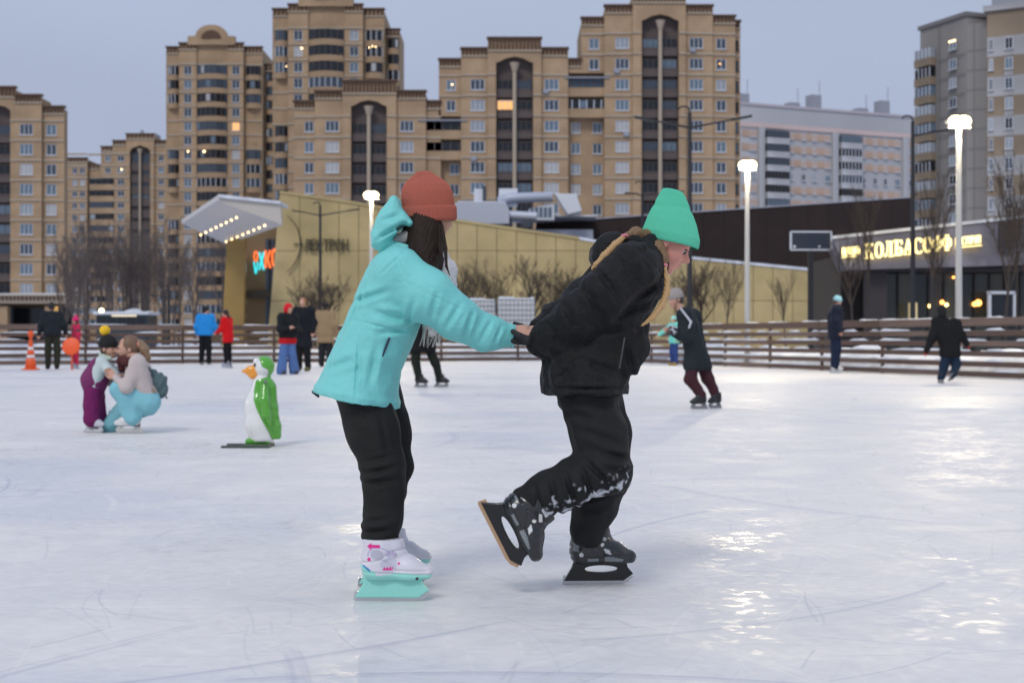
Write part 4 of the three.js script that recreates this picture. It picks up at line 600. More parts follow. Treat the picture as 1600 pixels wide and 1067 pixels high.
function headSDF(c, A, h, fine = true) {
  const p = place(c, A, h), R = A, e = (u, v, w, r) => ell(p(u, v, w), r.map(x => x * h), R);
  let f = uni(.03 * h / .2, [e(-.045, .13, 0, [.385, .37, .33]), e(.07, -.15, 0, [.265, .31, .225]), cap(p(.21, -.41, .045), p(.21, -.41, -.045), .08 * h), cap(p(.255, .035, .13), p(.255, .035, -.13), .07 * h), ...[1, -1].map(s => cap(p(.17, -.15, .12 * s), p(.19, -.13, .12 * s), .115 * h))]);
  if (!fine) return uni(.03 * h / .2, [f, cap(p(.32, -.03, 0), p(.4, -.15, 0), .035 * h, .06 * h)]);
  f = carve(f, uni(.01, [1, -1].map(s => ell(p(.375, -.04, .135 * s), [.075 * h, .055 * h, .08 * h], R))), .018);
  f = uni(.01, [f, cap(p(.3, .01, 0), p(.425, -.135, 0), .034 * h, .05 * h), ...[1, -1].map(s => cap(p(.36, -.165, .045 * s), p(.37, -.165, .05 * s), .03 * h))]);
  f = uni(.006, [f, cap(p(.28, -.255, .08), p(.335, -.245, 0), .022 * h, .03 * h), cap(p(.28, -.255, -.08), p(.335, -.245, 0), .022 * h, .03 * h), cap(p(.27, -.3, .065), p(.318, -.3, 0), .022 * h, .033 * h), cap(p(.27, -.3, -.065), p(.318, -.3, 0), .022 * h, .033 * h), ...[1, -1].map(s => ell(p(-.04, -.06, .335 * s), [.08 * h, .125 * h, .03 * h], R))]);
  return f;
}
function handSDF(w, A, s, curl, spread = .5) {                           // wrist, axes (fingers, back of hand, thumb side), length, bend of each finger
  const p = place(w, A, s / .17), L = [cap(p(.0, 0, 0), p(.03, 0, 0), .025 * s / .17)];
  const pal = [[.028, .026], [.010, .030], [-.008, .029], [-.026, .024]]; for (const [z] of pal) L.push(cap(p(.012, 0, z * .75), p(.082, 0, z), .0125 * s / .17, .0115 * s / .17));
  const F = [[.028, .066], [.010, .074], [-.008, .068], [-.026, .052]];
  F.forEach(([z, len], i) => { let q = [.085, 0, z], a = 0; const seg = [.44, .31, .25], c = Array.isArray(curl) ? curl[i] : curl; for (let k = 0; k < 3; k++) { a += c * [.8, 1, .7][k]; const n = [q[0] + Math.cos(a) * len * seg[k], q[1] - Math.sin(a) * len * seg[k], q[2] + (z * spread) * .06]; L.push(cap(p(...q), p(...n), (.0095 - .0012 * k) * s / .17, (.0085 - .001 * k) * s / .17)); q = n; } });
  const th = [[.018, -.004, .024], [.045, -.014, .046], [.072, -.024, .05], [.092, -.034, .046]]; for (let k = 0; k < 3; k++) L.push(cap(p(...th[k]), p(...th[k + 1]), (.0135 - .0018 * k) * s / .17, (.0117 - .0018 * k) * s / .17));
  return uni(.006, L);
}
function ribbed(prof, ribs, amp, o = {}) {                              // knitted cap: rings of a profile with raised ribs
  const seg = ribs * 6, pos = [], idx = [], R = []; for (let i = 0; i + 1 < prof.length; i++) for (let k = 0; k < 4; k++) R.push([lerp(prof[i][0], prof[i + 1][0], k / 4), lerp(prof[i][1], prof[i + 1][1], k / 4)]); R.push(prof[prof.length - 1]);
  const H1 = prof[prof.length - 1][1];
  R.forEach(([r, y], j) => { for (let i = 0; i < seg; i++) { const a = i / seg * Math.PI * 2, q = r + amp * Math.cos(ribs * a) * clamp(r / .04, 0, 1) + (o.lump ? o.lump(a, y / H1) : 0); pos.push(Math.cos(a) * q + (o.skew ?? 0) * Math.pow(clamp(y / H1, 0, 1), 1.4), y, Math.sin(a) * q * (o.flat ?? 1)); } });
  for (let j = 0; j + 1 < R.length; j++) for (let i = 0; i < seg; i++) { const a = j * seg + i, b = j * seg + (i + 1) % seg; idx.push(a, a + seg, b, b, a + seg, b + seg); }
  const g = new THREE.BufferGeometry(); g.setAttribute('position', new THREE.Float32BufferAttribute(pos, 3)); g.setIndex(idx); g.computeVertexNormals(); return g;
}
const skin = mat([.56, .31, .22], .55, { sheen: .3 }), skinP = mat([.62, .275, .215], .55, { sheen: .3 });
const vc = (rough, o = {}) => mat([1, 1, 1], rough, { vertexColors: true, ...o });
const weave = tex(256, (u, v) => .5 + .25 * Math.sin(u * 256 * Math.PI / 2) * Math.sin(v * 256 * Math.PI / 2) + .25 * (fbm(u, v, 16, 4, 33) - .5), false, [14, 14]);
const ripple = tex(512, (u, v) => { const n = fbm(u, v, 7, 5, 77), m = fbm(u, v, 18, 4, 79); return .5 + .6 * Math.abs(n - .5) + .35 * Math.abs(m - .5); }, false, [3.2, 3.2]);
const steel = mat([.55, .56, .58], .3, { metalness: .85 }), lensM = mat([.02, .015, .012], .15);
// ---------- ice skate ----------
const bootSDF = (() => { const b = uni(.03, [cap([-.05, .112, 0], [.06, .1, 0], .042, .038), cap([.06, .1, 0], [.112, .094, 0], .036, .024), cap([-.045, .115, 0], [-.038, .2, 0], .048, .051), cap([-.025, .155, 0], [.045, .12, 0], .04, .03), cap([-.02, .19, 0], [.005, .185, 0], .042, .034)]); const line = (x, y, ax, ay, bx, by) => { const dx = bx - ax, dy = by - ay, t = clamp(((x - ax) * dx + (y - ay) * dy) / (dx * dx + dy * dy), 0, 1); return Math.hypot(x - ax - dx * t, y - ay - dy * t); }; const g = warp(b, (x, y, z) => { let s = 0; for (const q of [[-.1, .128, -.03, .138], [-.03, .138, .0, .165], [.0, .165, .04, .172], [-.02, .138, .02, .105], [.02, .105, .12, .1], [-.1, .1, .13, .088]]) s += .0035 * Math.exp(-Math.pow(line(x, y, ...q) / .0035, 2)); return s - .0025 * smooth(.128, .138, y - .3 * Math.max(0, x + .03)); }); return cut(g, (x, y, z) => Math.max(.073 - y, y - .203)); })();
const holderPts = [[-.118, .012], [.09, .012], [.124, .036], [.105, .058], [.098, .085], [-.082, .085], [-.092, .056]];
const oval = (cx, cy, rx, ry) => Array.from({ length: 18 }, (_, i) => [cx + Math.cos(i / 18 * 6.2832) * rx, cy + Math.sin(i / 18 * 6.2832) * ry]);
const bladeG = polyG([[-.124, .004], [-.116, 0], [.08, 0], [.105, .006], [.124, .022], [.12, .03], [-.12, .03]], .0045).translate(0, 0, -.00225);
const holderG = polyG(holderPts, .016, .004, [oval(.012, .053, .058, .0125)]).translate(0, 0, -.008), holderSolid = polyG(holderPts, .018, .004).translate(0, 0, -.009);
const bootGeos = {};
function skate(parent, c, fwd, up, s, o) {                               // origin at the middle of the blade's edge
  const A = axes(fwd, up), m = new THREE.Matrix4().makeBasis(vec(A[0]), vec(A[1]), vec(A[2])).scale(V(s, s, s)).setPosition(...c);
  const key = o.key, g = bootGeos[key] ??= meshSDF(o.wrinkle ? warp(bootSDF, o.wrinkle) : bootSDF, o.cell ?? .008, { color: o.color }), b = part('skate_boot', g, o.mat, parent); b.applyMatrix4(m);
  part('blade_holder', o.solid ? holderSolid : holderG, o.holder, b); part('blade', bladeG, steel, b);
  for (const q of o.extra ?? []) part(q[0], q[1], q[2], b); return b;
}
// ---------- the two girls in front ----------
const D0 = 4.70, PM = FPX / D0;
const frameOf = (px, D) => { const b = at(px, HZ, D); b.y = 0; return { b, Q: (x, y, dz = 0, r) => { const p = at(x, y, D - dz).sub(b).toArray(); if (r !== undefined) p.push(r / (FPX / D)); return p; } }; };
{
  const { b, Q } = frameOf(600, D0), t = thing('person', 'girl in turquoise jacket and rust beanie pushing her partner along by the hands', 'person', b), X = px => Q(px, 0)[0], Y = py => Q(800, py)[1], m = r => r / PM;
  const hA = axes([.72, -.12, -.62], [.1, 1, 0]), hc = Q(674, 331, 0);
  // body
  const legsN = [[568, 600, .07, 28], [585, 665, .09, 30], [603, 735, .1, 24], [598, 790, .11, 20], [594, 850, .12, 15]], legsF = [[580, 605, -.07, 26], [604, 668, -.09, 26], [616, 728, -.09, 19], [609, 770, -.1, 15], [606, 812, -.11, 13], [606, 845, -.11, 12]];
  const arms = s => [[628, 425, .15 * s, 20], [672, 466, .15 * s, 18], [712, 497, .13 * s, 15], [762, 521, .09 * s, 12], [806, 521, .055 * s, 8]];
  const B = (L, k = 1) => chain(...L.map(q => Q(q[0], q[1], q[2], q[3] * k)));
  const under = uni(.03, [B(legsN), B(legsF), B(arms(1)), B(arms(-1)), chain(Q(645, 375, 0, 22), Q(620, 440, 0, 44), Q(585, 530, 0, 46), Q(572, 600, 0, 48)), chain(hc.concat(.04), Q(648, 378, 0, 20))]);
  const parts = [meshSDF(under, .012), meshSDF(headSDF(hc, hA, .194), .004)];
  const hN = axes([1, .06, -.12], [.05, 1, .35]); parts.push(meshSDF(handSDF(Q(806, 519, .055), hN, .155, [.75, .85, .95, 1.0]), .0032));
  const hF = axes([1, .0, .1], [.05, 1, -.3]); parts.push(meshSDF(handSDF(Q(806, 521, -.055), [hF[0], hF[1], hF[2].map(v => -v)], .155, .9), .004));
  part('body', merge(parts.map(g => { const q = g.clone(); q.setAttribute('uv', new THREE.Float32BufferAttribute(new Float32Array(q.attributes.position.count * 2), 2)); return q; })), skin, t);
  // jacket
  const S = [[388, 622, 22, .09], [400, 622, 34, .135], [424, 618, 45, .165], [450, 613, 52, .17], [500, 600, 59, .168], [545, 581, 60, .168], [580, 566, 60, .172], [612, 556, 66, .19], [645, 556, 67, .2]].map(s => [Y(s[0]), X(s[1]), m(s[2]), 0, s[3]]);
  const a1 = X(488), a2 = Y(610), b1 = X(622), b2 = Y(638), hemL = Math.hypot(b1 - a1, b2 - a2), hn = [-(b2 - a2) / hemL, (b1 - a1) / hemL];
  const jarm = s => [[626, 424, .14 * s, 36], [668, 463, .15 * s, 38], [712, 496, .13 * s, 32], [758, 520, .09 * s, 25], [800, 525, .055 * s, 18.5]];
  const G = (x0, y0, x1, y1, w, dep, z = .02) => [[...Q(x0, y0).slice(0, 2), z], Q(x1, y1), m(w), m(dep) * 1.1];
  const armCut = Q(803, 526, 0);
  let jk = uni(.035, [loft(S, 2.3), B(jarm(1)), B(jarm(-1))]);
  jk = cut(jk, (x, y, z) => -((x - a1) * hn[0] + (y - a2) * hn[1])); jk = cut(jk, (x, y) => x - armCut[0] - (y - armCut[1]) * .1);
  const c9 = crease(9, .0055), c26 = crease(22, .0011, 8), cr = (x, y, z) => c9(x, y, z) + c26(x, y, z), fo = folds([G(612, 458, 552, 474, 4.5, 3.6), G(640, 500, 585, 488, 5, 3.2), G(645, 515, 600, 520, 4, 3), G(655, 470, 640, 508, 4, 3), G(690, 458, 676, 505, 4, 3), G(722, 478, 700, 515, 4, 3.5), G(742, 488, 728, 528, 3.5, 3), G(770, 500, 752, 534, 3.5, 2.5), G(785, 508, 772, 540, 3, 2), G(620, 395, 640, 440, 4, 2.5), G(545, 500, 530, 545, 5, 2), G(560, 560, 520, 575, 5, 2.2), G(596, 540, 585, 600, 5, 2.5), 
    G(568, 528, 565, 626, 2, 2.2), G(600, 398, 508, 605, 2, 1.8), G(604, 432, 640, 398, 2, 1.8), G(556, 500, 640, 520, 2, 1.4), G(640, 445, 795, 520, 2, 1.2, .17)]);
  jk = warp(jk, (x, y, z) => cr(x, y, z) + fo(x, y, z) - .004 * Math.exp(-Math.pow(((x - a1) * hn[0] + (y - a2) * hn[1] - .02) / .01, 2)));
  const teal = mat([.19, .61, .585], .62, { sheen: .4, sheenColor: col([.6, .95, .93]), sheenRoughness: .5, bumpMap: ripple, bumpScale: .007 });
  const jacket = part('jacket', meshSDF(jk, .0048, { uv: true }), teal, t);
  const hood = warp(uni(.02, [pillow([[583, 388], [583, 368], [589, 346], [601, 328], [613, 308], [621, 309], [632, 330], [650, 352], [646, 359], [628, 357], [614, 368], [603, 386]].map(p => Q(p[0], p[1]).slice(0, 2)), .0, .115, .042), cap(Q(596, 382, .07), Q(612, 352, .1), m(11), m(9)), cap(Q(600, 384, .04), Q(632, 390, .09), m(11), m(8))]), (x, y, z) => crease(11, .006, 3)(x, y, z) + folds([G(598, 372, 640, 352, 3, 4, -.2), G(600, 350, 628, 340, 3.5, 3, -.2), G(590, 380, 618, 362, 2.5, 3, -.2)])(x, y, z));
  part('hood', meshSDF(hood, .006, { uv: true }), teal, jacket);
  part('hood_lining', meshSDF(uni(.02, [cap(Q(622, 376, .05), Q(646, 366, .06), m(11), m(10)), cap(Q(628, 384, -.02), Q(655, 385, .02), m(14), m(15))]), .007), mat([.33, .3, .29], .9), jacket);
  part('pocket_zip', meshSDF(cap(Q(608, 529, .158), Q(597, 557, .16), m(2.2), m(1.8)), .003), mat([.02, .04, .07], .6), jacket);
  part('cuff_tab', meshSDF(pillow([[788, 508], [797, 511], [806, 529], [797, 533]].map(p => Q(p[0], p[1]).slice(0, 2)), .085, .012, .004), .003), mat([.015, .03, .085], .7), jacket);
  part('cuff_edge', new THREE.TorusGeometry(m(17), m(1.8), 8, 28).rotateY(Math.PI / 2).rotateZ(-.1).translate(...Q(803, 526, .055)), mat([.25, .6, .6], .6), jacket);
  for (const s of [1]) part('hem_drawcord', meshSDF(cap(Q(489, 612, .02), Q(497, 619, .03), m(3), m(2.5)), .004), mat([.01, .015, .03], .6), jacket);
  // trousers
  const tN = [[566, 612, .07, 43], [583, 675, .085, 39], [598, 730, .1, 32.5], [599, 768, .11, 29.5], [598, 812, .12, 27], [592, 832, .12, 25], [599, 848, .12, 20]], tF = [[590, 610, -.07, 38], [606, 672, -.09, 34], [617, 728, -.09, 26], [611, 765, -.1, 22], [606, 812, -.11, 20], [606, 838, -.11, 18]];
  const tr = warp(uni(.03, [B(tN), B(tF), cap(Q(575, 575, 0), Q(578, 610, 0), .09, .09)]), (x, y, z) => crease(10, .006, 9)(x, y, z) + folds([G(566, 735, 628, 722, 4, 4), G(572, 748, 630, 742, 4, 3.5), G(580, 715, 625, 705, 4, 3), G(566, 822, 622, 815, 4, 4), G(566, 838, 620, 834, 3, 5), G(570, 806, 618, 800, 4, 2.5), G(545, 640, 590, 655, 5, 2), G(600, 640, 612, 700, 4, 2)])(x, y, z));
  part('trousers', meshSDF(tr, .007, { uv: true }), mat([.0125, .0122, .012], .8, { specularIntensity: .6, bumpMap: ripple, bumpScale: .004 }), t);
  // hair, hat
  const hair = warp(uni(.03, [chain(Q(662, 340, .03, 26), Q(664, 372, .06, 24), Q(662, 400, .09, 22), Q(668, 424, .12, 15), Q(677, 441, .14, 5)), chain(Q(664, 350, .02, 22), Q(668, 390, .05, 18), Q(673, 420, .09, 12), Q(676, 438, .12, 4)), chain(Q(650, 345, .0, 22), Q(652, 375, .03, 18), Q(656, 392, .06, 12))]), (x, y, z) => .0016 * Math.sin((x + z * .8) * 420 + 14 * pn3.noise(x * 9, y * 6, z * 9)) + .005 * pn3.noise(x * 34, y * 4, z * 34));
  part('hair', meshSDF(hair, .0042), mat([.022, .013, .009], .6, { specularIntensity: .35 }), t);
  seed = 12; for (let i = 0; i < 16; i++) { const x = 640 + i * 3.1, e = x + rr(0, 14), y1 = rr(405, 452), dz = .05 + rr(0, .05); part('hair_strand', meshSDF(uni(.004, chain(Q(x + 4, 352, dz, 2.6), Q(lerp(x, e, .5) + rr(-3, 3), 388, dz + .03, 3), Q(e + rr(-3, 3), y1 - 14, dz + .065, 2), Q(e + rr(0, 6), y1, dz + .08, .8))), .0026), t.children.find(c => c.name === 'hair').material, t); }
  const prof = [[40, 0], [42, 2], [43, 5], [43.5, 20], [42.5, 23.5], [40.5, 24], [40.5, 26], [40.5, 36], [38.5, 48], [34, 57], [27, 64], [20, 69], [15, 72.5], [11, 76], [6, 78.5], [0, 79.2]].map(p => [m(p[0]), m(p[1])]);
  const hg = ribbed(prof, 62, m(.5), { flat: .95, lump: (a, v) => m(2.2) * Math.sin(a * 2 + 1) * smooth(.4, .9, v) + m(1.2) * Math.sin(a * 3 + 4) * smooth(.3, 1, v), skew: -m(5) }); hg.rotateZ(.035); hg.rotateX(.06);
  const hat = part('beanie', hg, mat([.38, .098, .064], .9, { sheen: .5, sheenColor: col([.8, .4, .3]) }), t); hat.position.set(...Q(671, 346, 0));
  // scarf with fringe
  const sc = mat([.74, .70, .68], .95, { sheen: .4 }), wv = (x, y, z) => .002 * Math.sin(y * 520 + x * 200) + .0035 * pn3.noise(x * 40, y * 30, z * 40);
  const scarf = part('scarf', meshSDF(warp(uni(.02, [chain(Q(640, 372, .0, 15), Q(662, 386, -.02, 20), Q(684, 402, -.03, 17)), chain(Q(688, 402, .0, 13), Q(696, 423, .04, 17), Q(699, 446, .05, 13), Q(699, 456, .05, 10)), chain(Q(688, 420, -.03, 14), Q(684, 470, .0, 17), Q(676, 505, .02, 14), Q(674, 514, .02, 12))]), wv), .005), sc, t);
  seed = 5; const cols = [mat([.55, .5, .47], .95), mat([.22, .15, .12], .95), mat([.62, .58, .55], .95)];
  for (let i = 0; i < 16; i++) { const x = 660 + i * 1.9, dz = .02 + rr(-.03, .03); part('fringe_strand', meshSDF(uni(.004, chain(Q(x + 2, 508, dz, 1.5), Q(x + rr(-2, 2), 524, dz, 1.4), Q(x - 3 + rr(-2.5, 2.5), rr(536, 543), dz, 1))), .0022), cols[i % 3], scarf); }
  for (let i = 0; i < 9; i++) { const x = 692 + i * 2, dz = .06 + rr(-.01, .01); part('fringe_strand', meshSDF(uni(.004, chain(Q(x, 440, dz, 1.3), Q(x + rr(-1, 1), 452, dz, 1.2), Q(x + rr(-1.5, 1.5), rr(459, 465), dz, .9))), .0022), cols[i % 3 === 0 ? 0 : 1], scarf); }
  // skates: white shell, mint sole and holder, pink marks
  const wh = [.68, .66, .72], mint = [.30, .72, .62], pink = [.72, .01, .24], gry = [.46, .46, .54], blu = [.01, .22, .5], vio = [.5, .45, .62];
  const paint = (x, y, z) => {
    if (z > 0) {
      const inn = (cx, cy, r) => Math.hypot(x - cx, y - cy) < r;
      if (y > .179 && y < .189 && x > -.062 && x < -.028) return pink; if (x <= -.058 && x > -.074 && Math.abs(y - .184) < (x + .074) * .75) return pink;
      if (inn(-.066, .142, .006) || inn(.03, .128, .0042)) return pink; if (x > -.02 && x < .01 && y > .108 && y < .117 && (Math.sin(x * 700) > -.4 || y < .112)) return pink;
      if (Math.abs(y - (.113 - (x + .075) * .62)) < .0042 && x > -.088 && x < -.062) return blu;
      if (Math.hypot((x + .04) / 1.3, y - .158) < .0165) return gry; if (Math.abs(Math.hypot((x + .035) / 1.4, y - .155) - .025) < .002 && y > .15) return vio; if (Math.hypot(x + .003, y - .128) < .027) return [.56, .55, .66];
    }
    if (y < .093 + .004 * Math.sin(x * 40) || (y < .125 - (x + .1) * .45 && x < -.045)) return mint; return wh;
  };
  const o1 = { key: 'whiteboot', cell: .0026, color: paint, mat: vc(.35, { clearcoat: .4, clearcoatRoughness: .25 }), holder: mat([.28, .68, .6], .45), solid: true, extra: [['buckle', new RoundedBoxGeometry(.03, .012, .006, 2, .002).rotateZ(-.5).translate(.008, .163, .043), mat([.45, .4, .55], .4)], ['buckle_strap', new THREE.TorusGeometry(.049, .005, 6, 20, 3.6).rotateX(Math.PI / 2).rotateY(1.2).rotateZ(-.45).translate(-.02, .165, 0), mat([.5, .46, .62], .5)], ['toe_lace_cover', new RoundedBoxGeometry(.045, .006, .03, 2, .002).rotateZ(-.38).translate(.055, .148, 0), mat([.12, .4, .62], .5)], ['rivet', new THREE.CylinderGeometry(.005, .005, .006, 10).rotateX(Math.PI / 2).translate(.088, .078, .03), M.black]] };
  const n1 = at(611, HZ, 4.545).sub(b), f1 = at(614, HZ, 4.83).sub(b);
  skate(t, [n1.x, .0, n1.z], [1, 0, .04], [0, 1, 0], .98, o1); skate(t, [f1.x, .0, f1.z], [1, .0, -.25], [0, 1, 0], .98, o1);
}
{
  const { b, Q } = frameOf(925, D0), t = thing('person', 'girl in black winter jacket and mint green beanie skating bent forward on one leg', 'person', b), X = px => Q(px, 0)[0], Y = py => Q(800, py)[1], m = r => r / PM, B = (L, k = 1) => chain(...L.map(q => Q(q[0], q[1], q[2], q[3] * k)));
  const hA = axes([.87, -.46, .06], [.46, .87, 0]), hc = Q(1043, 377, .0), hs = .205;
  const G = (x0, y0, x1, y1, w, dep, z = -.02) => [[...Q(x0, y0).slice(0, 2), z], Q(x1, y1), m(w), m(dep) * 1.1];
  const legN = [[916, 618, .065, 44], [937, 680, .085, 41], [945, 734, .1, 39], [900, 752, .1, 34], [860, 769, .09, 32], [824, 786, .08, 27]], legF = [[928, 618, -.065, 44], [946, 680, -.08, 40], [951, 738, -.09, 36], [931, 786, -.1, 34], [918, 828, -.11, 29]];
  const armN = [[987, 416, .15, 38], [945, 458, .17, 36], [899, 496, .15, 33], [863, 524, .1, 26], [842, 538, .07, 19]], armF = [[965, 418, -.15, 32], [905, 468, -.16, 26], [868, 496, -.13, 22], [842, 516, -.09, 17]];
  const under = uni(.03, [B(legN, .72), B(legF, .72), B(armN, .5), B(armF, .5), chain(Q(1010, 395, 0, 22), Q(975, 440, 0, 42), Q(930, 540, 0, 44), Q(918, 610, 0, 46)), chain(hc.concat(.04), Q(1012, 398, 0, 21))]);
  const bodyParts = [meshSDF(under, .012), meshSDF(headSDF(hc, hA, hs), .0032)];
  part('body', merge(bodyParts.map(g => { const q = g.clone(); q.setAttribute('uv', new THREE.Float32BufferAttribute(new Float32Array(q.attributes.position.count * 2), 2)); return q; })), skinP, t);
  const hp = place(hc, hA, hs); for (const s of [1, -1]) { const e = part('eye', new THREE.SphereGeometry(.05 * hs, 12, 10).translate(...hp(.295, -.04, .135 * s)), mat([.5, .46, .44], .3), t); part('iris', new THREE.SphereGeometry(.037 * hs, 10, 8).translate(...hp(.318, -.05, .14 * s)), lensM, e); part('eyelid', meshSDF(uni(.002, chain([...hp(.275, -.015, .19 * s), .012 * hs], [...hp(.345, -.005, .14 * s), .016 * hs], [...hp(.335, -.015, .085 * s), .01 * hs])), .002), mat([.22, .1, .07], .7), e); }
  part('lips', meshSDF(uni(.003, [cap(hp(.29, -.255, .065), hp(.347, -.247, 0), .014 * hs, .02 * hs), cap(hp(.28, -.3, .055), hp(.33, -.3, 0), .016 * hs, .024 * hs)]), .0022), mat([.5, .16, .14], .5), t);
  // jacket
  const S = [[374, 988, 34, .09], [386, 988, 46, .12], [402, 985, 54, .15], [430, 984, 55, .168], [460, 976, 58, .17], [490, 955, 62, .17], [520, 936, 67, .17], [550, 921, 71, .172], [580, 914, 68, .19], [604, 913, 66, .2], [618, 913, 67, .203]].map(s => [Y(s[0]), X(s[1]), m(s[2]), 0, s[3]]);
  let jk = uni(.03, [loft(S, 2.35), B(armN), B(armF), chain(Q(1000, 512, .06, 13), Q(992, 545, .09, 19), Q(986, 572, .1, 17)), chain(Q(1010, 392, .05, 24), Q(1028, 402, .0, 19), Q(1030, 420, -.02, 16))]);
  jk = carve(jk, cap(Q(1034, 392, 0), Q(1050, 380, 0), m(24), m(30)), .012);
  const hemY = Y(614); jk = cut(jk, (x, y) => hemY - y);
  const quilt = (x, y, z) => { const u = (x * .55 + y * .83) / .062 + .6 * pn3.noise(x * 4, y * 4, z * 4), q = Math.abs(u - Math.round(u)); return .0075 * Math.exp(-q * q * 140); };
  const c9 = crease(10, .0085, 6), c26 = crease(25, .0035, 1), cr = (x, y, z) => c9(x, y, z) + c26(x, y, z), fo = folds([G(958, 470, 925, 425, 5, 4), G(935, 500, 905, 450, 5, 4), G(900, 520, 878, 478, 5, 4), G(875, 540, 855, 505, 4, 3), G(1030, 440, 985, 470, 5, 3.5), G(1020, 470, 970, 490, 5, 3.5), G(985, 510, 930, 520, 5, 3), G(975, 540, 985, 595, 4, 4), G(905, 560, 970, 585, 6, 3), G(850, 603, 976, 604, 2.4, 3), G(1015, 390, 975, 410, 5, 3), G(870, 590, 900, 560, 5, 2.5), G(955, 500, 990, 470, 6, 3)]);
  jk = warp(jk, (x, y, z) => cr(x, y, z) + fo(x, y, z) + quilt(x, y, z) * smooth(Y(560), Y(520), y) * .35);
  const blk = mat([.009, .009, .0092], .7, { specularIntensity: .5, sheen: .12, sheenColor: col([.5, .5, .55]), bumpMap: ripple, bumpScale: .016 });
  const jacket = part('jacket', meshSDF(jk, .006, { uv: true }), blk, t);
  part('hood', meshSDF(warp(uni(.02, [pillow([[922, 404], [924, 388], [933, 375], [948, 366], [962, 364], [972, 373], [970, 388], [955, 402], [938, 419], [928, 418]].map(p => Q(p[0], p[1]).slice(0, 2)), 0, .12, .045), cap(Q(950, 380, .06), Q(985, 378, .1), m(13), m(12)), cap(Q(985, 376, .09), Q(1022, 392, .085), m(11), m(10))]), (x, y, z) => crease(12, .006, 2)(x, y, z)), .006, { uv: true }), blk, jacket);
  part('pocket_zip', meshSDF(cap(Q(976, 528, .17), Q(968, 575, .172), m(1.6), m(1.6)), .003), mat([.05, .05, .055], .4), jacket);
  // gloves close on the partner's hands
  const glv = mat([.012, .012, .014], .7), gA = axes([-1, .12, -.05], [.1, -1, -.3]);
  const glove = meshSDF(handSDF(Q(848, 533, .065), gA, .18, [.35, .4, .45, .5]), .0035); part('glove', glove, glv, t); part('glove', meshSDF(handSDF(Q(846, 529, -.085), axes([-1, .02, .1], [.1, -1, .3]), .175, .5), .005), glv, t);
  // trousers with snow caked on the raised shin
  const tr = warp(uni(.028, [B(legN), B(legF), cap(Q(914, 590, 0), Q(920, 615, 0), .08, .1)]), (x, y, z) => crease(11, .008, 4)(x, y, z) + folds([G(910, 712, 960, 760, 4, 5), G(905, 725, 930, 790, 4, 4), G(880, 728, 900, 795, 4, 5), G(858, 740, 872, 805, 4, 5), G(835, 752, 846, 808, 4, 4), G(930, 700, 985, 715, 5, 4), G(940, 725, 988, 735, 5, 4), G(890, 800, 965, 792, 5, 4), G(890, 820, 955, 815, 4, 3.5), G(905, 780, 968, 765, 5, 4), G(880, 640, 930, 655, 6, 3), G(900, 665, 970, 690, 6, 3)])(x, y, z));
  const sA = Q(826, 806), sB = Q(905, 783), sC = Q(960, 742), snowAt = (x, y, z) => { const d1 = Math.min(...[[sA, sB], [sB, sC]].map(([p, q]) => { const dx = q[0] - p[0], dy = q[1] - p[1], h = clamp(((x - p[0]) * dx + (y - p[1]) * dy) / (dx * dx + dy * dy), 0, 1); return Math.hypot(x - p[0] - dx * h, y - p[1] - dy * h); })), n = pn3.noise(x * 34, y * 34, z * 34) + .6 * pn3.noise(x * 80, y * 80, z * 80 + 7); return smooth(-.1, .35, n + .1 - d1 * 10) * smooth(.0, .03, z); };
  part('trousers', meshSDF(tr, .0048, { color: (x, y, z) => { const k = snowAt(x, y, z); return [lerp(.011, .55, k), lerp(.011, .57, k), lerp(.0115, .62, k)]; } }), vc(.75, { specularIntensity: .6 }), t);
  // hair: side locks, bunch over the hood, bunch hanging in front
  const hm = mat([.46, .28, .12], .5, { sheen: .4 }), strand = (x, y, z) => .0022 * Math.sin((x - y * .4 + z) * 420 + 8 * pn3.noise(x * 9, y * 9, z * 9)), twist = (x, y, z) => .0014 * Math.sin((x + y * .55) * 560 + 6 * pn3.noise(x * 12, y * 12, z * 12)) + .001 * pn3.noise(x * 26, y * 26, z * 26);
  part('hair', meshSDF(warp(uni(.02, [chain(Q(1016, 376, .02, 14), Q(1026, 388, .075, 11), Q(1036, 403, .082, 7), Q(1038, 414, .085, 4)), chain(Q(1014, 372, .03, 12), Q(994, 363, .09, 7), Q(977, 369, .12, 4.5)), ell(hp(-.08, .1, 0), [.35 * hs, .36 * hs, .34 * hs], hA)]), strand), .0042), mat([.2, .115, .055], .55, { sheen: .3 }), t);
  part('hair_bunch', meshSDF(warp(uni(.008, chain(Q(975, 370, .125, 4), Q(962, 382, .145, 5.6), Q(945, 400, .155, 6), Q(932, 414, .16, 4.5), Q(925, 421, .16, 2))), twist), .003), hm, t);
  part('hair_bunch', meshSDF(warp(uni(.008, chain(Q(1039, 417, .09, 2.8), Q(1043, 438, .1, 4.4), Q(1042, 458, .12, 5), Q(1034, 478, .14, 5), Q(1020, 496, .16, 4.2), Q(1004, 508, .17, 2))), twist), .003), hm, t);
  for (const [x, y, dz] of [[976, 369, .125], [1038, 415, .088]]) part('hair_tie', new THREE.TorusGeometry(m(4), m(2), 8, 16).rotateX(1.2).translate(...Q(x, y, dz)), mat([.75, .22, .32], .6), t);
  const prof = [[43.5, 0], [45, 2], [45.5, 6], [45.5, 14], [44.5, 17], [43, 22], [39, 35], [33, 48], [26.5, 61], [20.5, 72], [17, 79], [13.5, 83], [6, 84.6], [0, 85]].map(p => [m(p[0]), m(p[1])]);
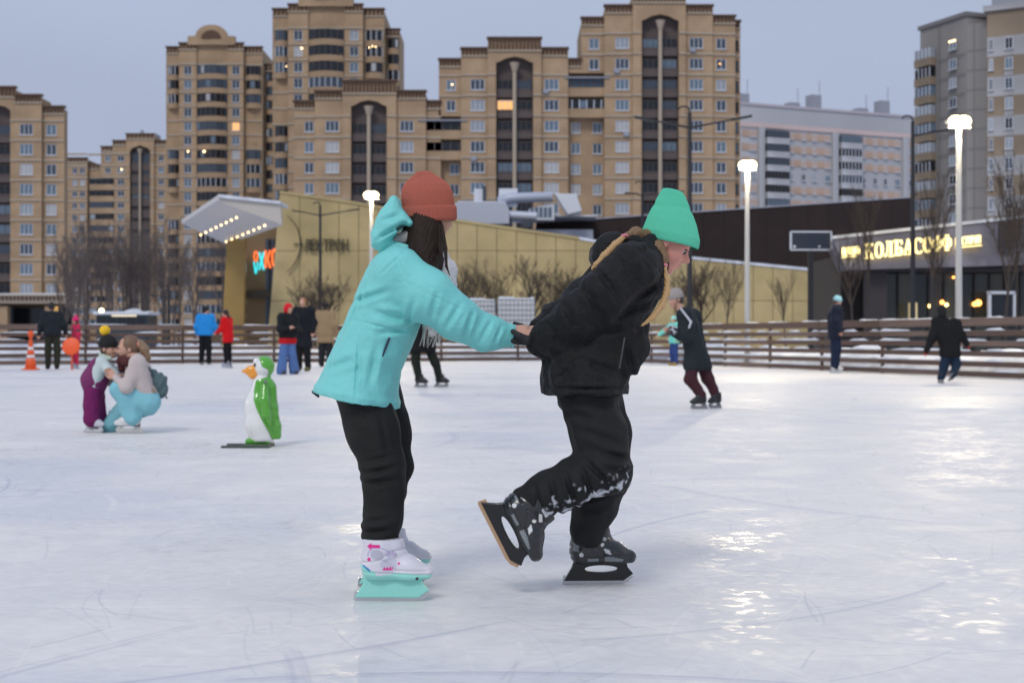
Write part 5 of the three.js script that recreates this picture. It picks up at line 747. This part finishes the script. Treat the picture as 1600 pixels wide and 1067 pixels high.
  const hg = ribbed(prof, 66, m(.42), { flat: .92, skew: -m(13), lump: (a, v) => m(1.6) * Math.sin(a * 2 + 2) * smooth(.3, .9, v) - m(1.6) * Math.exp(-Math.pow((v - .66 - .03 * Math.sin(a * 2)) / .045, 2)) }); hg.rotateZ(-.205);
  part('beanie', hg, mat([.09, .52, .34], .9, { sheen: .5, sheenColor: col([.4, .9, .7]) }), t).position.set(...Q(1047, 381, 0));
  // skates: black shell with pale inserts, brightened to paint in glossy highlights
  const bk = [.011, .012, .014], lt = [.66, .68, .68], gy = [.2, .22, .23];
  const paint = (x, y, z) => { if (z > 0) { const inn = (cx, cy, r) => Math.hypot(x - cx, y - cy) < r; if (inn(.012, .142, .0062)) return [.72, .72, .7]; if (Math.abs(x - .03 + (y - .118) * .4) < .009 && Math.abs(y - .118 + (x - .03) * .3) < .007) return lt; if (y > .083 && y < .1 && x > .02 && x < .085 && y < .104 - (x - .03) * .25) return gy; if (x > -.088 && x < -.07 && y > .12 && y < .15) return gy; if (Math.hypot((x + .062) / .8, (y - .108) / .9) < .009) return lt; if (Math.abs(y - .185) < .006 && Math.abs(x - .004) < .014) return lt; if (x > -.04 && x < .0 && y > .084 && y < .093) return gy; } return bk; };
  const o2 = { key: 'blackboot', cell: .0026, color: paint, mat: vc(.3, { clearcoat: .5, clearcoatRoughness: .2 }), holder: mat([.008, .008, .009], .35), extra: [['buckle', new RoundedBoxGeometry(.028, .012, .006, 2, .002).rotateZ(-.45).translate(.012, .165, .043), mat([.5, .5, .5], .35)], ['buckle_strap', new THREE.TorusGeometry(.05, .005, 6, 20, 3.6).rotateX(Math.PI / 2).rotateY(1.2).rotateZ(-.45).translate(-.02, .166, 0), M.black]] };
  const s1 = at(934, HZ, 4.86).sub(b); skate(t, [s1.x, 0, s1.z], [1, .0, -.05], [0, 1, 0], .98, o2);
  const up = skate(t, Q(772, 838, .085), [.455, -.89, .05], [.89, .455, .03], 1.0, o2); up.children.find(c => c.name === 'blade').material = mat([.5, .33, .2], .4, { metalness: .5 });  // raised blade tinted tan: warm lamp reflection painted into the steel colour
}
// ---------- other people ----------
function person(o) {
  const d = o.d ?? groundD(o.py), b = at(o.px, HZ, d); b.y = 0;
  const t = thing('person', o.label, 'person', b, o.group), s = (o.h ?? 1.7) / 1.7, yaw = (o.yaw ?? 0) * Math.PI / 180, fw = [Math.sin(yaw), 0, Math.cos(yaw)], rt = [-Math.cos(yaw), 0, Math.sin(yaw)], lift = o.skates ? .075 : 0;
  const lean = (o.lean ?? 0) * Math.PI / 180, side = (o.side ?? 0) * Math.PI / 180;
  const J = (f, u, r) => { if (u > .9) { const h = u - .9, f2 = f + Math.sin(lean) * h, u2 = .9 + Math.cos(lean) * h; f = f2; u = u2; } return [0, 1, 2].map(k => s * (fw[k] * f + rt[k] * r) + (k === 1 ? s * u + lift : 0)); };
  const T = { head: [.03, 1.585, 0], neck: [0, 1.43, 0], chest: [0, 1.25, 0], pelvis: [0, .93, 0], shR: [0, 1.38, .17], elR: [-.03, 1.12, .25], haR: [.08, .9, .26], hipR: [0, .9, .085], knR: [.03, .48, .1], anR: [0, .09, .11] };
  for (const k of ['sh', 'el', 'ha', 'hip', 'kn', 'an']) { const q = T[k + 'R']; T[k + 'L'] = [q[0], q[1], -q[2]]; }
  Object.assign(T, o.pose ?? {}); const P = {}; for (const k in T) P[k] = J(...T[k]);
  for (const k in o.pix ?? {}) P[k] = at(o.pix[k][0], o.pix[k][1], d - (o.pix[k][2] ?? 0)).sub(b).toArray();
  const hf = o.face ?? (o.faceYaw !== undefined ? [Math.sin(o.faceYaw * Math.PI / 180), -.1, Math.cos(o.faceYaw * Math.PI / 180)] : [fw[0], -.1 - Math.sin(lean) * .4, fw[2]]), hA = axes(hf, o.headUp ?? [0, 1, 0]), hh = (o.headH ?? .225 * Math.pow(s, .55)), k = o.bulk ?? 1, cell = o.cell ?? .02;
  const R = q => q * s * k, limb = (a, c, e, r) => chain([...P[a], r[0] * s], [...P[c], r[1] * s], [...P[e], r[2] * s]);
  const bodyF = uni(.04 * s, [limb('shR', 'elR', 'haR', [.05, .042, .032]), limb('shL', 'elL', 'haL', [.05, .042, .032]), limb('hipR', 'knR', 'anR', [.075, .055, .04]), limb('hipL', 'knL', 'anL', [.075, .055, .04]), cap(P.shR, P.shL, .06 * s), cap(P.chest, P.pelvis, .1 * s, .1 * s), cap(P.neck, P.chest, .055 * s, .1 * s), cap(P.head, P.neck, .05 * s)]);
  const gs = [meshSDF(bodyF, cell), meshSDF(headSDF(P.head, hA, hh, cell < .015), Math.min(cell * .6, .011))];
  for (const q of ['R', 'L']) { const el = P['el' + q], ha = P['ha' + q], dir = [0, 1, 2].map(i => ha[i] - el[i]); const A = axes(dir, [fw[0] * .3 + .01, .2, fw[2] * .3 + (q === 'R' ? .8 : -.8)]); gs.push(meshSDF(handSDF(ha, A, .145 * s, .5), Math.max(.006, cell * .45))); }
  const bare = merge(gs.map(g => { g.setAttribute('uv', new THREE.Float32BufferAttribute(new Float32Array(g.attributes.position.count * 2), 2)); return g; }));
  part('body', bare, o.skin ?? skin, t);
  // clothes
  const wr = (g, a, sd) => warp(g, crease(7 / Math.sqrt(s), a, sd)), slv = q => chain([...P['sh' + q], R(.088)], [...P['el' + q], R(.078)], [...[0, 1, 2].map(i => lerp(P['ha' + q][i], P['el' + q][i], .06)), R(.055)]);
  const len = o.coat ?? .08, low = q => [0, 1, 2].map(i => P['hip' + q][i] + (P['kn' + q][i] - P['hip' + q][i]) * len / .42);
  let jk = uni((o.k ?? .06) * s, [slv('R'), slv('L'), cap(P.shR, P.hipR, R(.105), R(.11)), cap(P.shL, P.hipL, R(.105), R(.11)), cap(P.chest, P.pelvis, R(.15), R(.14)), cap(P.shR, P.shL, R(.085)), cap(P.neck, P.chest, R(.07), R(.13)), cap(P.hipR, low('R'), R(.11), R(.115)), cap(P.hipL, low('L'), R(.11), R(.115)), cap(low('R'), low('L'), R(.11))]);
  const hemY = Math.min(low('R')[1], low('L')[1]) - .06 * s; jk = cut(jk, (x, y) => hemY - y);
  if (o.jacketColor) part('jacket', meshSDF(wr(jk, .011 * s, o.px), cell * .8, { color: o.jacketColor(P, s) }), vc(.85, { specularIntensity: .4 }), t); else part('jacket', meshSDF(wr(jk, .011 * s, o.px), cell * .8), mat(o.jacket, .85, { specularIntensity: .4 }), t);
  const lr = o.legR ?? [.1, .085, .07], leg = q => chain([...P['hip' + q], R(lr[0])], [...P['kn' + q], R(lr[1])], [...P['an' + q], R(lr[2])]);
  part('trousers', meshSDF(wr(uni(.04 * s, [leg('R'), leg('L'), cap(P.hipR, P.hipL, R(.1))]), .011 * s, o.px + 3), cell * .8), mat(o.legs, .9, { specularIntensity: .4 }), t);
  for (const q of ['R', 'L']) {
    const a = P['an' + q], dir = o['foot' + q] ?? fw;
    if (o.skates) { const up = o['up' + q] ?? [0, 1, 0], sc = 1.12 * Math.max(.75, s), A = axes(dir, up), c = [0, 1, 2].map(i => a[i] + A[0][i] * .03 * s - A[1][i] * .125 * sc); if (!o['up' + q]) c[1] = 0; skate(t, c, dir, up, sc, o.skates); }
    else part('boot', meshSDF(uni(.03 * s, [cap([a[0], .06 * s, a[2]], [a[0] + dir[0] * .13 * s, .045 * s, a[2] + dir[2] * .13 * s], .055 * s, .045 * s), cap(a, [a[0], .07 * s, a[2]], .06 * s, .055 * s)]), cell * .7), mat(o.boots ?? [.03, .025, .02], .7), t);
  }
  const hp = place(P.head, hA, hh), hm = c => mat(c, .9, { sheen: .3 });
  if (o.hair) part('hair', meshSDF(warp(uni(.04 * s, [ell(hp(-.1, .14, 0), [.42 * hh, .4 * hh, .365 * hh], hA), ...(o.hairLong ? [chain([...hp(-.3, .0, 0), .12 * hh], [...hp(-.45, -.5, 0), .16 * hh], [...hp(-.5, -.5 - o.hairLong, 0), .06 * hh])] : [ell(hp(-.2, -.1, 0), [.25 * hh, .28 * hh, .3 * hh], hA)])]), (x, y, z) => .004 * pn3.noise(x * 60, y * 14, z * 60)), cell * .55), mat(o.hair, .55, { sheen: .3 }), t);
  if (o.hat) { const cutv = o.hood ? -.62 : .02; const hat = cut(uni(.03, [ell(hp(-.07, .15, 0), [.47 * hh, .46 * hh, .41 * hh], hA), ...(o.hood ? [ell(hp(-.2, -.15, 0), [.34 * hh, .45 * hh, .4 * hh], hA)] : []), ...(o.peak ? [cap(hp(.3, .1, .12), hp(.58, .04, 0), .03 * hh), cap(hp(.3, .1, -.12), hp(.58, .04, 0), .03 * hh)] : [])]), (x, y, z) => { const q = [x - P.head[0], y - P.head[1], z - P.head[2]], f = q[0] * hA[0][0] + q[1] * hA[0][1] + q[2] * hA[0][2], u = q[0] * hA[1][0] + q[1] * hA[1][1] + q[2] * hA[1][2]; return o.hood ? Math.min((f - .22 * hh), -(u - .16 * hh)) > 0 ? Math.min(f - .22 * hh, .16 * hh - u) : -1 : (cutv * hh + .28 * f * 0 - u); }); const hg = part('hat', meshSDF(hat, cell * .5), hm(o.hat), t); if (o.pom) part('pompom', meshSDF(warp(ell(hp(-.18, .72, 0), [.17 * hh, .17 * hh, .17 * hh]), crease(60, .006)), .006), hm(o.pom), hg); }
  return { t, P, s, hp, hh, hA, b, d };
}
const blackSk = { key: 'farblack', cell: .008, mat: mat([.012, .012, .014], .4), holder: mat([.2, .2, .21], .5) }, whiteSk = { key: 'farwhite', cell: .008, mat: mat([.62, .61, .63], .45), holder: mat([.5, .52, .54], .5) }, greySk = { key: 'fargrey', cell: .008, mat: mat([.34, .35, .42], .5), holder: mat([.4, .42, .5], .5) };
// along the far fence
person({ px: 81, py: 577, h: 1.8, yaw: 205, lean: 12, label: 'person in black coat and dark green trousers walking with head bowed by the orange cone', jacket: [.016, .02, .026], legs: [.03, .032, .022], hat: [.02, .022, .024], hair: [.02, .015, .012], coat: .0, pose: { elR: [.02, 1.13, .3], haR: [.1, .9, .34], elL: [0, 1.12, -.27], haL: [.04, .88, -.32], knR: [.02, .48, .12], knL: [.06, .48, -.1] }, boots: [.012, .012, .014] });
person({ px: 118, py: 576, h: 1.32, yaw: -60, label: 'child in pink hat and patterned red and pink snow suit by the fence', jacketColor: () => (x, y, z) => pn3.noise(x * 9, y * 9, z * 9) > .16 ? [.12, .06, .08] : [.62, .03, .09], legs: [.55, .03, .07], hat: [.75, .02, .16], pom: [.75, .05, .2], hair: [.05, .03, .02], skates: greySk, bulk: 1.05 });
person({ px: 320, py: 570, h: 1.82, yaw: 178, lean: 3, side: 2, label: 'man in bright blue jacket and black trousers seen from behind at the fence', jacket: [.02, .24, .62], legs: [.008, .009, .011], hair: [.012, .01, .009], hat: [.012, .012, .014], boots: [.2, .2, .2], faceYaw: 120, pose: { elR: [.05, 1.12, .26], haR: [.2, .95, .2] }, coat: -.02 });
person({ px: 356, py: 575, h: 1.55, yaw: -105, lean: 6, label: 'girl with dark ponytail in red jacket and black trousers turned to the blue jacket', jacket: [.62, .008, .012], legs: [.009, .009, .011], hair: [.02, .012, .009], hairLong: .1, skates: { ...greySk }, coat: .14, pose: { elR: [.03, 1.12, .2], haR: [.25, 1.0, .18], elL: [.1, 1.1, -.2], haL: [.32, 1.0, -.14] } });
person({ px: 449, py: 585, h: 1.62, yaw: 35, lean: 2, label: 'girl in red hood and black jacket over blue flared jeans', jacketColor: (P, s) => { const y0 = P.hipR[1] - .02; return (x, y) => y < y0 ? [.5, .01, .015] : [.014, .016, .018]; }, legs: [.085, .16, .36], hat: [.66, .01, .02], hood: true, hair: [.08, .04, .02], boots: [.05, .03, .02], legR: [.1, .1, .13], coat: .1, faceYaw: 60, pose: { haR: [.3, 1.13, .12], elR: [.08, 1.08, .25], haL: [.3, 1.13, -.02], elL: [.08, 1.08, -.25], knR: [.02, .48, .13], anR: [.02, .09, .17], anL: [.0, .09, -.17] } });
person({ px: 474, py: 580, h: 1.86, yaw: -15, lean: 2, label: 'red haired person in long black coat and olive boots facing the red hood', jacket: [.012, .013, .018], legs: [.012, .012, .013], hair: [.3, .12, .045], boots: [.11, .1, .03], coat: .3, pose: { haR: [.26, 1.12, .1], elR: [.06, 1.1, .25] } });
person({ px: 508, py: 573, h: 1.86, yaw: 172, label: 'person in tan winter coat and black hat partly hidden by the turquoise back', jacket: [.3, .21, .12], legs: [.02, .021, .026], hat: [.008, .008, .01], hair: [.02, .015, .01], coat: .2, bulk: 1.1, boots: [.02, .02, .02] });
person({ px: -16, py: 579, h: 1.4, yaw: 100, label: 'child in lilac skirted suit just entering at the edge of the ice', jacket: [.42, .36, .66], legs: [.36, .3, .6], hair: [.1, .06, .03], hat: [.45, .38, .68], coat: .34, bulk: 1.25, legR: [.13, .15, .19], skates: whiteSk, pose: { haR: [.25, 1.0, .2], haL: [.2, 1, -.2] } });
// behind the turquoise girl: only legs and skates show
person({ px: 672, py: 605, h: 1.66, yaw: 70, lean: 4, label: 'skater in black, shown only by legs and skates behind the turquoise jacket', jacket: [.012, .012, .013], legs: [.016, .02, .016], hair: [.03, .02, .012], skates: blackSk, legR: [.095, .075, .062], pix: { hipR: [650, 540, .08], knR: [649, 566, .09], anR: [655, 592, .1], hipL: [668, 540, -.08], knL: [680, 566, -.09], anL: [687, 593, -.1] }, footR: [.8, 0, .4], footL: [.95, 0, .25] });
person({ px: 1054, py: 571, h: 1.5, yaw: -60, label: 'child in mint jacket, blue jeans and yellow boots half behind the grey cap skater', jacket: [.16, .6, .52], legs: [.03, .06, .2], hair: [.15, .08, .04], hat: [.3, .6, .55], boots: [.4, .24, .03], coat: .08, pose: { elR: [.2, 1.2, .3], haR: [.42, 1.05, .34] } });
person({ px: 1305, py: 583, h: 1.76, yaw: 85, lean: 3, label: 'man in long navy coat and pale blue hat standing at the side fence', jacket: [.012, .016, .032], legs: [.012, .018, .045], hat: [.3, .58, .64], hair: [.1, .07, .05], skates: { ...whiteSk, key: 'farwhite' }, coat: .12, bulk: 1.2, face: [.8, -.35, .3] });
person({ px: 1477, py: 599, h: 1.46, yaw: 190, lean: 0, label: 'child in black hooded jacket and navy trousers skating away with arms spread', jacket: [.012, .012, .013], legs: [.015, .03, .055], hat: [.01, .01, .011], hood: true, bulk: 1.15, hair: [.02, .02, .02], skates: blackSk, skin: mat([.32, .04, .03], .8), pix: { head: [1471, 487, -.1], neck: [1476, 500, -.06], chest: [1480, 516, -.04], pelvis: [1487, 546, 0], shL: [1465, 503, -.05], elL: [1457, 528, 0], haL: [1448, 549, .03], shR: [1494, 506, -.05], elR: [1503, 523, 0], haR: [1512, 538, .02], hipL: [1480, 549, 0], knL: [1476, 572, -.04], anL: [1472, 589, 0], hipR: [1491, 549, 0], knR: [1495, 570, -.04], anR: [1491, 584, .14] }, upR: [.2, .75, .62], footR: [.05, -.62, -.78] });
{ // skater with grey cap and striped sleeve
  const q = person({ px: 1098, py: 638.5, h: 1.42, yaw: -78, cell: .011, label: 'skater in grey cap and dark jacket with pale sleeve stripe leaning over maroon trousers', jacket: [.02, .026, .03], legs: [.055, .02, .026], hat: [.32, .29, .27], peak: false, hair: [.05, .03, .02], skates: { ...blackSk, key: 'nearblack', cell: .006 }, coat: .14, face: [-.85, -.2, .4], headH: .215, legR: [.105, .085, .065],
    pix: { head: [1055, 467, 0], neck: [1066, 487, 0], chest: [1076, 510, 0], pelvis: [1090, 562, 0], shR: [1083, 494, -.16], shL: [1070, 493, .16], elL: [1073, 524, .24], haL: [1053, 516, .3], elR: [1066, 524, -.22], haR: [1048, 518, -.1], hipL: [1083, 562, .08], knL: [1079, 592, .12], anL: [1096, 617, .12], hipR: [1096, 562, -.08], knR: [1106, 592, -.08], anR: [1120, 619, -.08] }, footL: [-.9, 0, .35], footR: [-.7, 0, .6] });
  const t = q.t, w = (px, py, dz) => at(px, py, q.d - dz).sub(q.b).toArray(), pale = mat([.5, .52, .56], .7);
  part('sleeve_stripe', meshSDF(uni(.01, [cap(w(1064, 482, .24), w(1080, 503, .325), .012, .013), cap(w(1080, 503, .325), w(1077, 512, .335), .013, .012)]), .006), pale, t);
  for (const [a, b2] of [[[1046, 508], [1058, 512]], [[1047, 514], [1057, 519]], [[1050, 507], [1054, 522]]]) part('glove_marking', meshSDF(cap(w(...a, .375), w(...b2, .375), .008), .005), pale, t);
  part('glove', meshSDF(warp(ell(w(1051, 515, .31), [.055, .05, .05]), crease(30, .006)), .007), M.black, t); part('glove', meshSDF(ell(w(1047, 518, -.08), [.05, .045, .045]), .008), M.black, t);
}
{ // crouching mother, toddler and her backpack
  const dM = groundD(676), jeans = [.22, .5, .57];
  const q = person({ px: 207, d: dM, h: 1.66, cell: .011, yaw: -90, label: 'woman in beige jacket and light turquoise jeans crouching to kiss the toddler', jacket: [.52, .45, .43], legs: jeans, hair: [.17, .1, .06], headH: .215, face: [-.93, -.05, .3], headUp: [.2, 1, 0], coat: 0, k: .03, bulk: .72, legR: [.165, .115, .11],
    pix: { head: [199, 544, 0], neck: [208, 559, 0], chest: [218, 580, 0], pelvis: [234, 618, 0], shR: [212, 566, -.14], shL: [214, 567, .14], elL: [196, 606, .2], haL: [180, 590, .15], elR: [188, 600, -.18], haR: [172, 598, -.16], hipL: [230, 629, .075], knL: [187, 608, .13], anL: [206, 652, .12], hipR: [228, 630, -.075], knR: [190, 645, -.1], anR: [170, 665, -.08] } });
  const t = q.t, w = (px, py, dz) => at(px, py, q.d - dz).sub(q.b).toArray();
  for (const c of t.children.filter(c => c.name === 'boot')) t.remove(c);
  const wsk = { key: 'nearwhite', cell: .006, mat: mat([.68, .67, .68], .4), holder: mat([.5, .5, .48], .4), extra: [['heel', new RoundedBoxGeometry(.06, .035, .05, 2, .005).translate(-.06, .082, 0), mat([.06, .045, .02], .5)]] };
  const c1 = w(202, 676, .12); skate(t, [c1[0], 0, c1[2]], [-1, 0, .1], [0, 1, 0], 1.0, wsk); const c2 = w(176, 670, -.12); skate(t, [c2[0], 0, c2[2]], [-.9, 0, -.3], [0, 1, 0], .95, wsk);
  part('ponytail', meshSDF(warp(uni(.01, chain([...w(217, 536, 0), .035], [...w(225, 546, 0), .042], [...w(230, 558, 0), .028], [...w(228, 567, 0), .01])), (x, y, z) => .003 * Math.sin((x + y) * 200)), .007), mat([.24, .155, .09], .6), t); part('hair_tie', new THREE.TorusGeometry(.028, .013, 8, 16).rotateY(1.2).translate(...w(218, 538, 0)), mat([.7, .25, .2], .7), t);
  part('scarf', meshSDF(warp(uni(.02, [chain([...w(188, 561, .07), .035], [...w(198, 566, .1), .042], [...w(211, 561, .07), .035]), chain([...w(188, 564, .05), .035], [...w(190, 577, .04), .03])]), crease(16, .008)), .008), mat([.07, .016, .016], .95), t);
  part('jacket_patch', meshSDF(uni(.02, [cap(w(224, 600, .125), w(240, 613, .11), .022, .018)]), .007), mat([.3, .22, .15], .8), t);
  const bb = at(247, HZ, dM); bb.y = 0; const bp = thing('backpack', 'small grey blue ribbed backpack on the crouching woman', 'backpack', bb), wb = (px, py, dz) => at(px, py, dM - dz).sub(bb).toArray();
  part('bag', meshSDF(warp(uni(.03, chain([...wb(236, 582, .0), .04], [...wb(247, 596, .0), .072], [...wb(252, 612, .0), .055])), (x, y, z) => .006 * Math.sin((x * .85 - y * .5) * 110)), .007), mat([.08, .13, .14], .8), bp);
  part('strap', meshSDF(uni(.01, [chain([...wb(238, 582, .08), .011], [...wb(222, 566, .15), .011], [...wb(211, 580, .17), .011])]), .006), mat([.05, .08, .09], .8), bp); part('strap_end', meshSDF(cap(wb(254, 612, .04), wb(260, 622, .04), .008), .005), mat([.05, .08, .09], .8), bp);
  const dT = dM + .03, k = person({ px: 150, d: dT, h: .86, cell: .009, yaw: 90, label: 'toddler in plum overalls, pale jacket and black hat with yellow pompom', jacket: [.52, .6, .6], legs: [.16, .018, .1], hair: [.1, .06, .04], hat: [.008, .008, .009], headH: .19, face: [.9, -.05, .35], headUp: [-.2, 1, 0], k: .03, bulk: 1.05, legR: [.15, .14, .145], skates: { ...whiteSk, key: 'nearpale', cell: .006, mat: mat([.55, .55, .62], .5) },
    pix: { head: [170, 543, 0], neck: [163, 558, 0], chest: [155, 573, 0], pelvis: [147, 606, 0], shR: [158, 566, .08], elR: [169, 578, .12], haR: [181, 584, .12], shL: [157, 566, -.08], elL: [170, 575, -.1], haL: [185, 578, -.08], hipR: [144, 612, .045], knR: [143, 636, .055], anR: [143, 654, .06], hipL: [149, 612, -.045], knL: [150, 636, -.05], anL: [153, 655, -.05] }, footR: [.85, 0, .3], footL: [.9, 0, .1] });
  const wt = (px, py, dz) => at(px, py, dT - dz).sub(k.b).toArray(); part('overalls_bib', meshSDF(warp(uni(.03, [chain([...wt(152, 573, 0), .085], [...wt(147, 594, 0), .116], [...wt(146, 612, 0), .092])]), crease(12, .006)), .008), mat([.16, .018, .1], .8), k.t);
  part('overalls_strap', meshSDF(uni(.01, [chain([...wt(147, 578, .09), .016], [...wt(150, 564, .1), .015], [...wt(156, 556, .07), .013])]), .006), mat([.13, .015, .08], .8), k.t);
  part('pompom', meshSDF(warp(ell(wt(163, 516, 0), [.046, .044, .046]), crease(70, .005)), .005), mat([.82, .5, .02], .9), k.t); part('scarf', meshSDF(warp(uni(.01, [cap(wt(157, 557, .06), wt(170, 560, .07), .026, .022)]), crease(30, .004)), .006), mat([.45, .55, .42], .9), k.t);
}
{ // penguin skating aid
  const d = groundD(698), b = at(405, HZ, d); b.y = 0; const t = thing('penguin_skating_aid', 'glossy green and white penguin figure with orange beak on a sled base', 'skating aid', b), Q = (x, y, dz = 0, r) => { const p = at(x, y, d - dz).sub(b).toArray(); if (r !== undefined) p.push(r * d / FPX); return p; }, m = r => r * d / FPX;
  const gl = c => mat(c, .22, { clearcoat: 1, clearcoatRoughness: .06 }), green = gl([.075, .36, .012]), white = gl([.76, .76, .74]), orange = gl([.85, .32, .01]);
  const body = uni(.03, [chain(Q(409, 600, 0, 15), Q(404, 632, 0, 22), Q(405, 660, 0, 23), Q(408, 682, 0, 20)), ell(Q(412, 573), [m(15.5), m(16), m(15)])]), flatB = cut(body, (x, y) => m(9) - y);
  part('body', meshSDF(flatB, .006), white, t);
  const edge = y => { const L = [[557, 405], [566, 411], [572, 412], [577, 424], [585, 424], [592, 402], [608, 400], [622, 400], [640, 405], [655, 413], [670, 420], [686, 426]].map(p => Q(p[0], p[1] * 0 + p[0])); const T = [[557, 404], [566, 409], [572, 411], [578, 421], [588, 420], [594, 401], [610, 399], [625, 400], [642, 406], [656, 413], [672, 421], [690, 428]].map(p => [Q(800, p[0])[1], Q(p[1], 600)[0]]); if (y > T[0][0]) return T[0][1]; for (let i = 0; i + 1 < T.length; i++) if (y <= T[i][0] && y >= T[i + 1][0]) return lerp(T[i][1], T[i + 1][1], (T[i][0] - y) / (T[i][0] - T[i + 1][0])); return T[T.length - 1][1]; };
  const back = uni(.03, [body, chain(Q(418, 606, 0, 12), Q(420, 640, 0, 12), Q(427, 668, 0, 10), Q(431, 680, 0, 7))]), shell = (x, y, z) => Math.max(back(x, y, z) - .007, edge(y) - x, Q(800, 686)[1] - y); shell.bb = bbU([back.bb, back.bb]).map((v, i) => v.map(q => q + (i ? .01 : -.01)));
  part('back', meshSDF(shell, .006), green, t);
  for (const s of [1, -1]) part('flipper', meshSDF(uni(.015, chain(Q(413, 604, .085 * s, 6), Q(412, 625, .115 * s, 8), Q(416, 648, .115 * s, 7), Q(421, 664, .1 * s, 3))), .006), green, t);
  part('beak', meshSDF(uni(.012, [chain(Q(378.5, 580, 0, 2), Q(390, 578.5, 0, 6.6), Q(402, 577, 0, 8.5)), chain(Q(385, 582, 0, 3), Q(394, 585.5, 0, 6.5), Q(401, 583, 0, 7))]), .004), orange, t);
  for (const s of [1, -1]) { const e = part('eye', meshSDF(ell(Q(400, 566, .035 * s), [m(5), m(7), m(4)]), .004), white, t); part('pupil', meshSDF(ell(Q(397.5, 570, .05 * s), [m(1.6), m(3.2), m(1.6)]), .002), M.black, e); }
  for (const s of [1, -1]) part('foot', meshSDF(uni(.02, [chain(Q(388, 690, .05 * s, 5.5), Q(402, 688, .05 * s, 7), Q(416, 690, .045 * s, 5.5))]), .005), green, t);
  part('base', new RoundedBoxGeometry(m(42), m(6), .3, 2, .01).translate(...Q(403, 695.5)), mat([.05, .075, .055], .5), t);
  for (const s of [1, -1]) part('runner', new RoundedBoxGeometry(m(75), m(3.4), .05, 2, .008).translate(Q(387, 0)[0], m(1.8), .11 * s), mat([.045, .06, .05], .5), t);
  part('grip_bar', rod(vec(Q(414, 596, .16)), vec(Q(414, 596, -.16)), .012, .012, 10), mat([.2, .22, .22], .4), t);
}
{ // orange plastic disc by the child
  const d = groundD(579), b = at(104, HZ, d), t = thing('orange_disc', 'round orange plastic disc on a short stick beside the child in pink', 'disc', [b.x, 0, b.z - .35]), m = r => r * d / FPX, or = mat([.85, .1, .015], .45);
  const g = new THREE.LatheGeometry([[0, .03], [.17, .02], [.22, 0], [.235, .02], [.225, .035], [.17, .05], [0, .06]].map(p => new THREE.Vector2(...p)), 28); g.rotateX(Math.PI / 2 - .2); part('disc', g.translate(0, .62, 0), or, t); part('stand_pole', rod(V(0, 0, -.06), V(0, .5, -.03), .02, .02), or, t);
}
renderer.render(scene, camera);
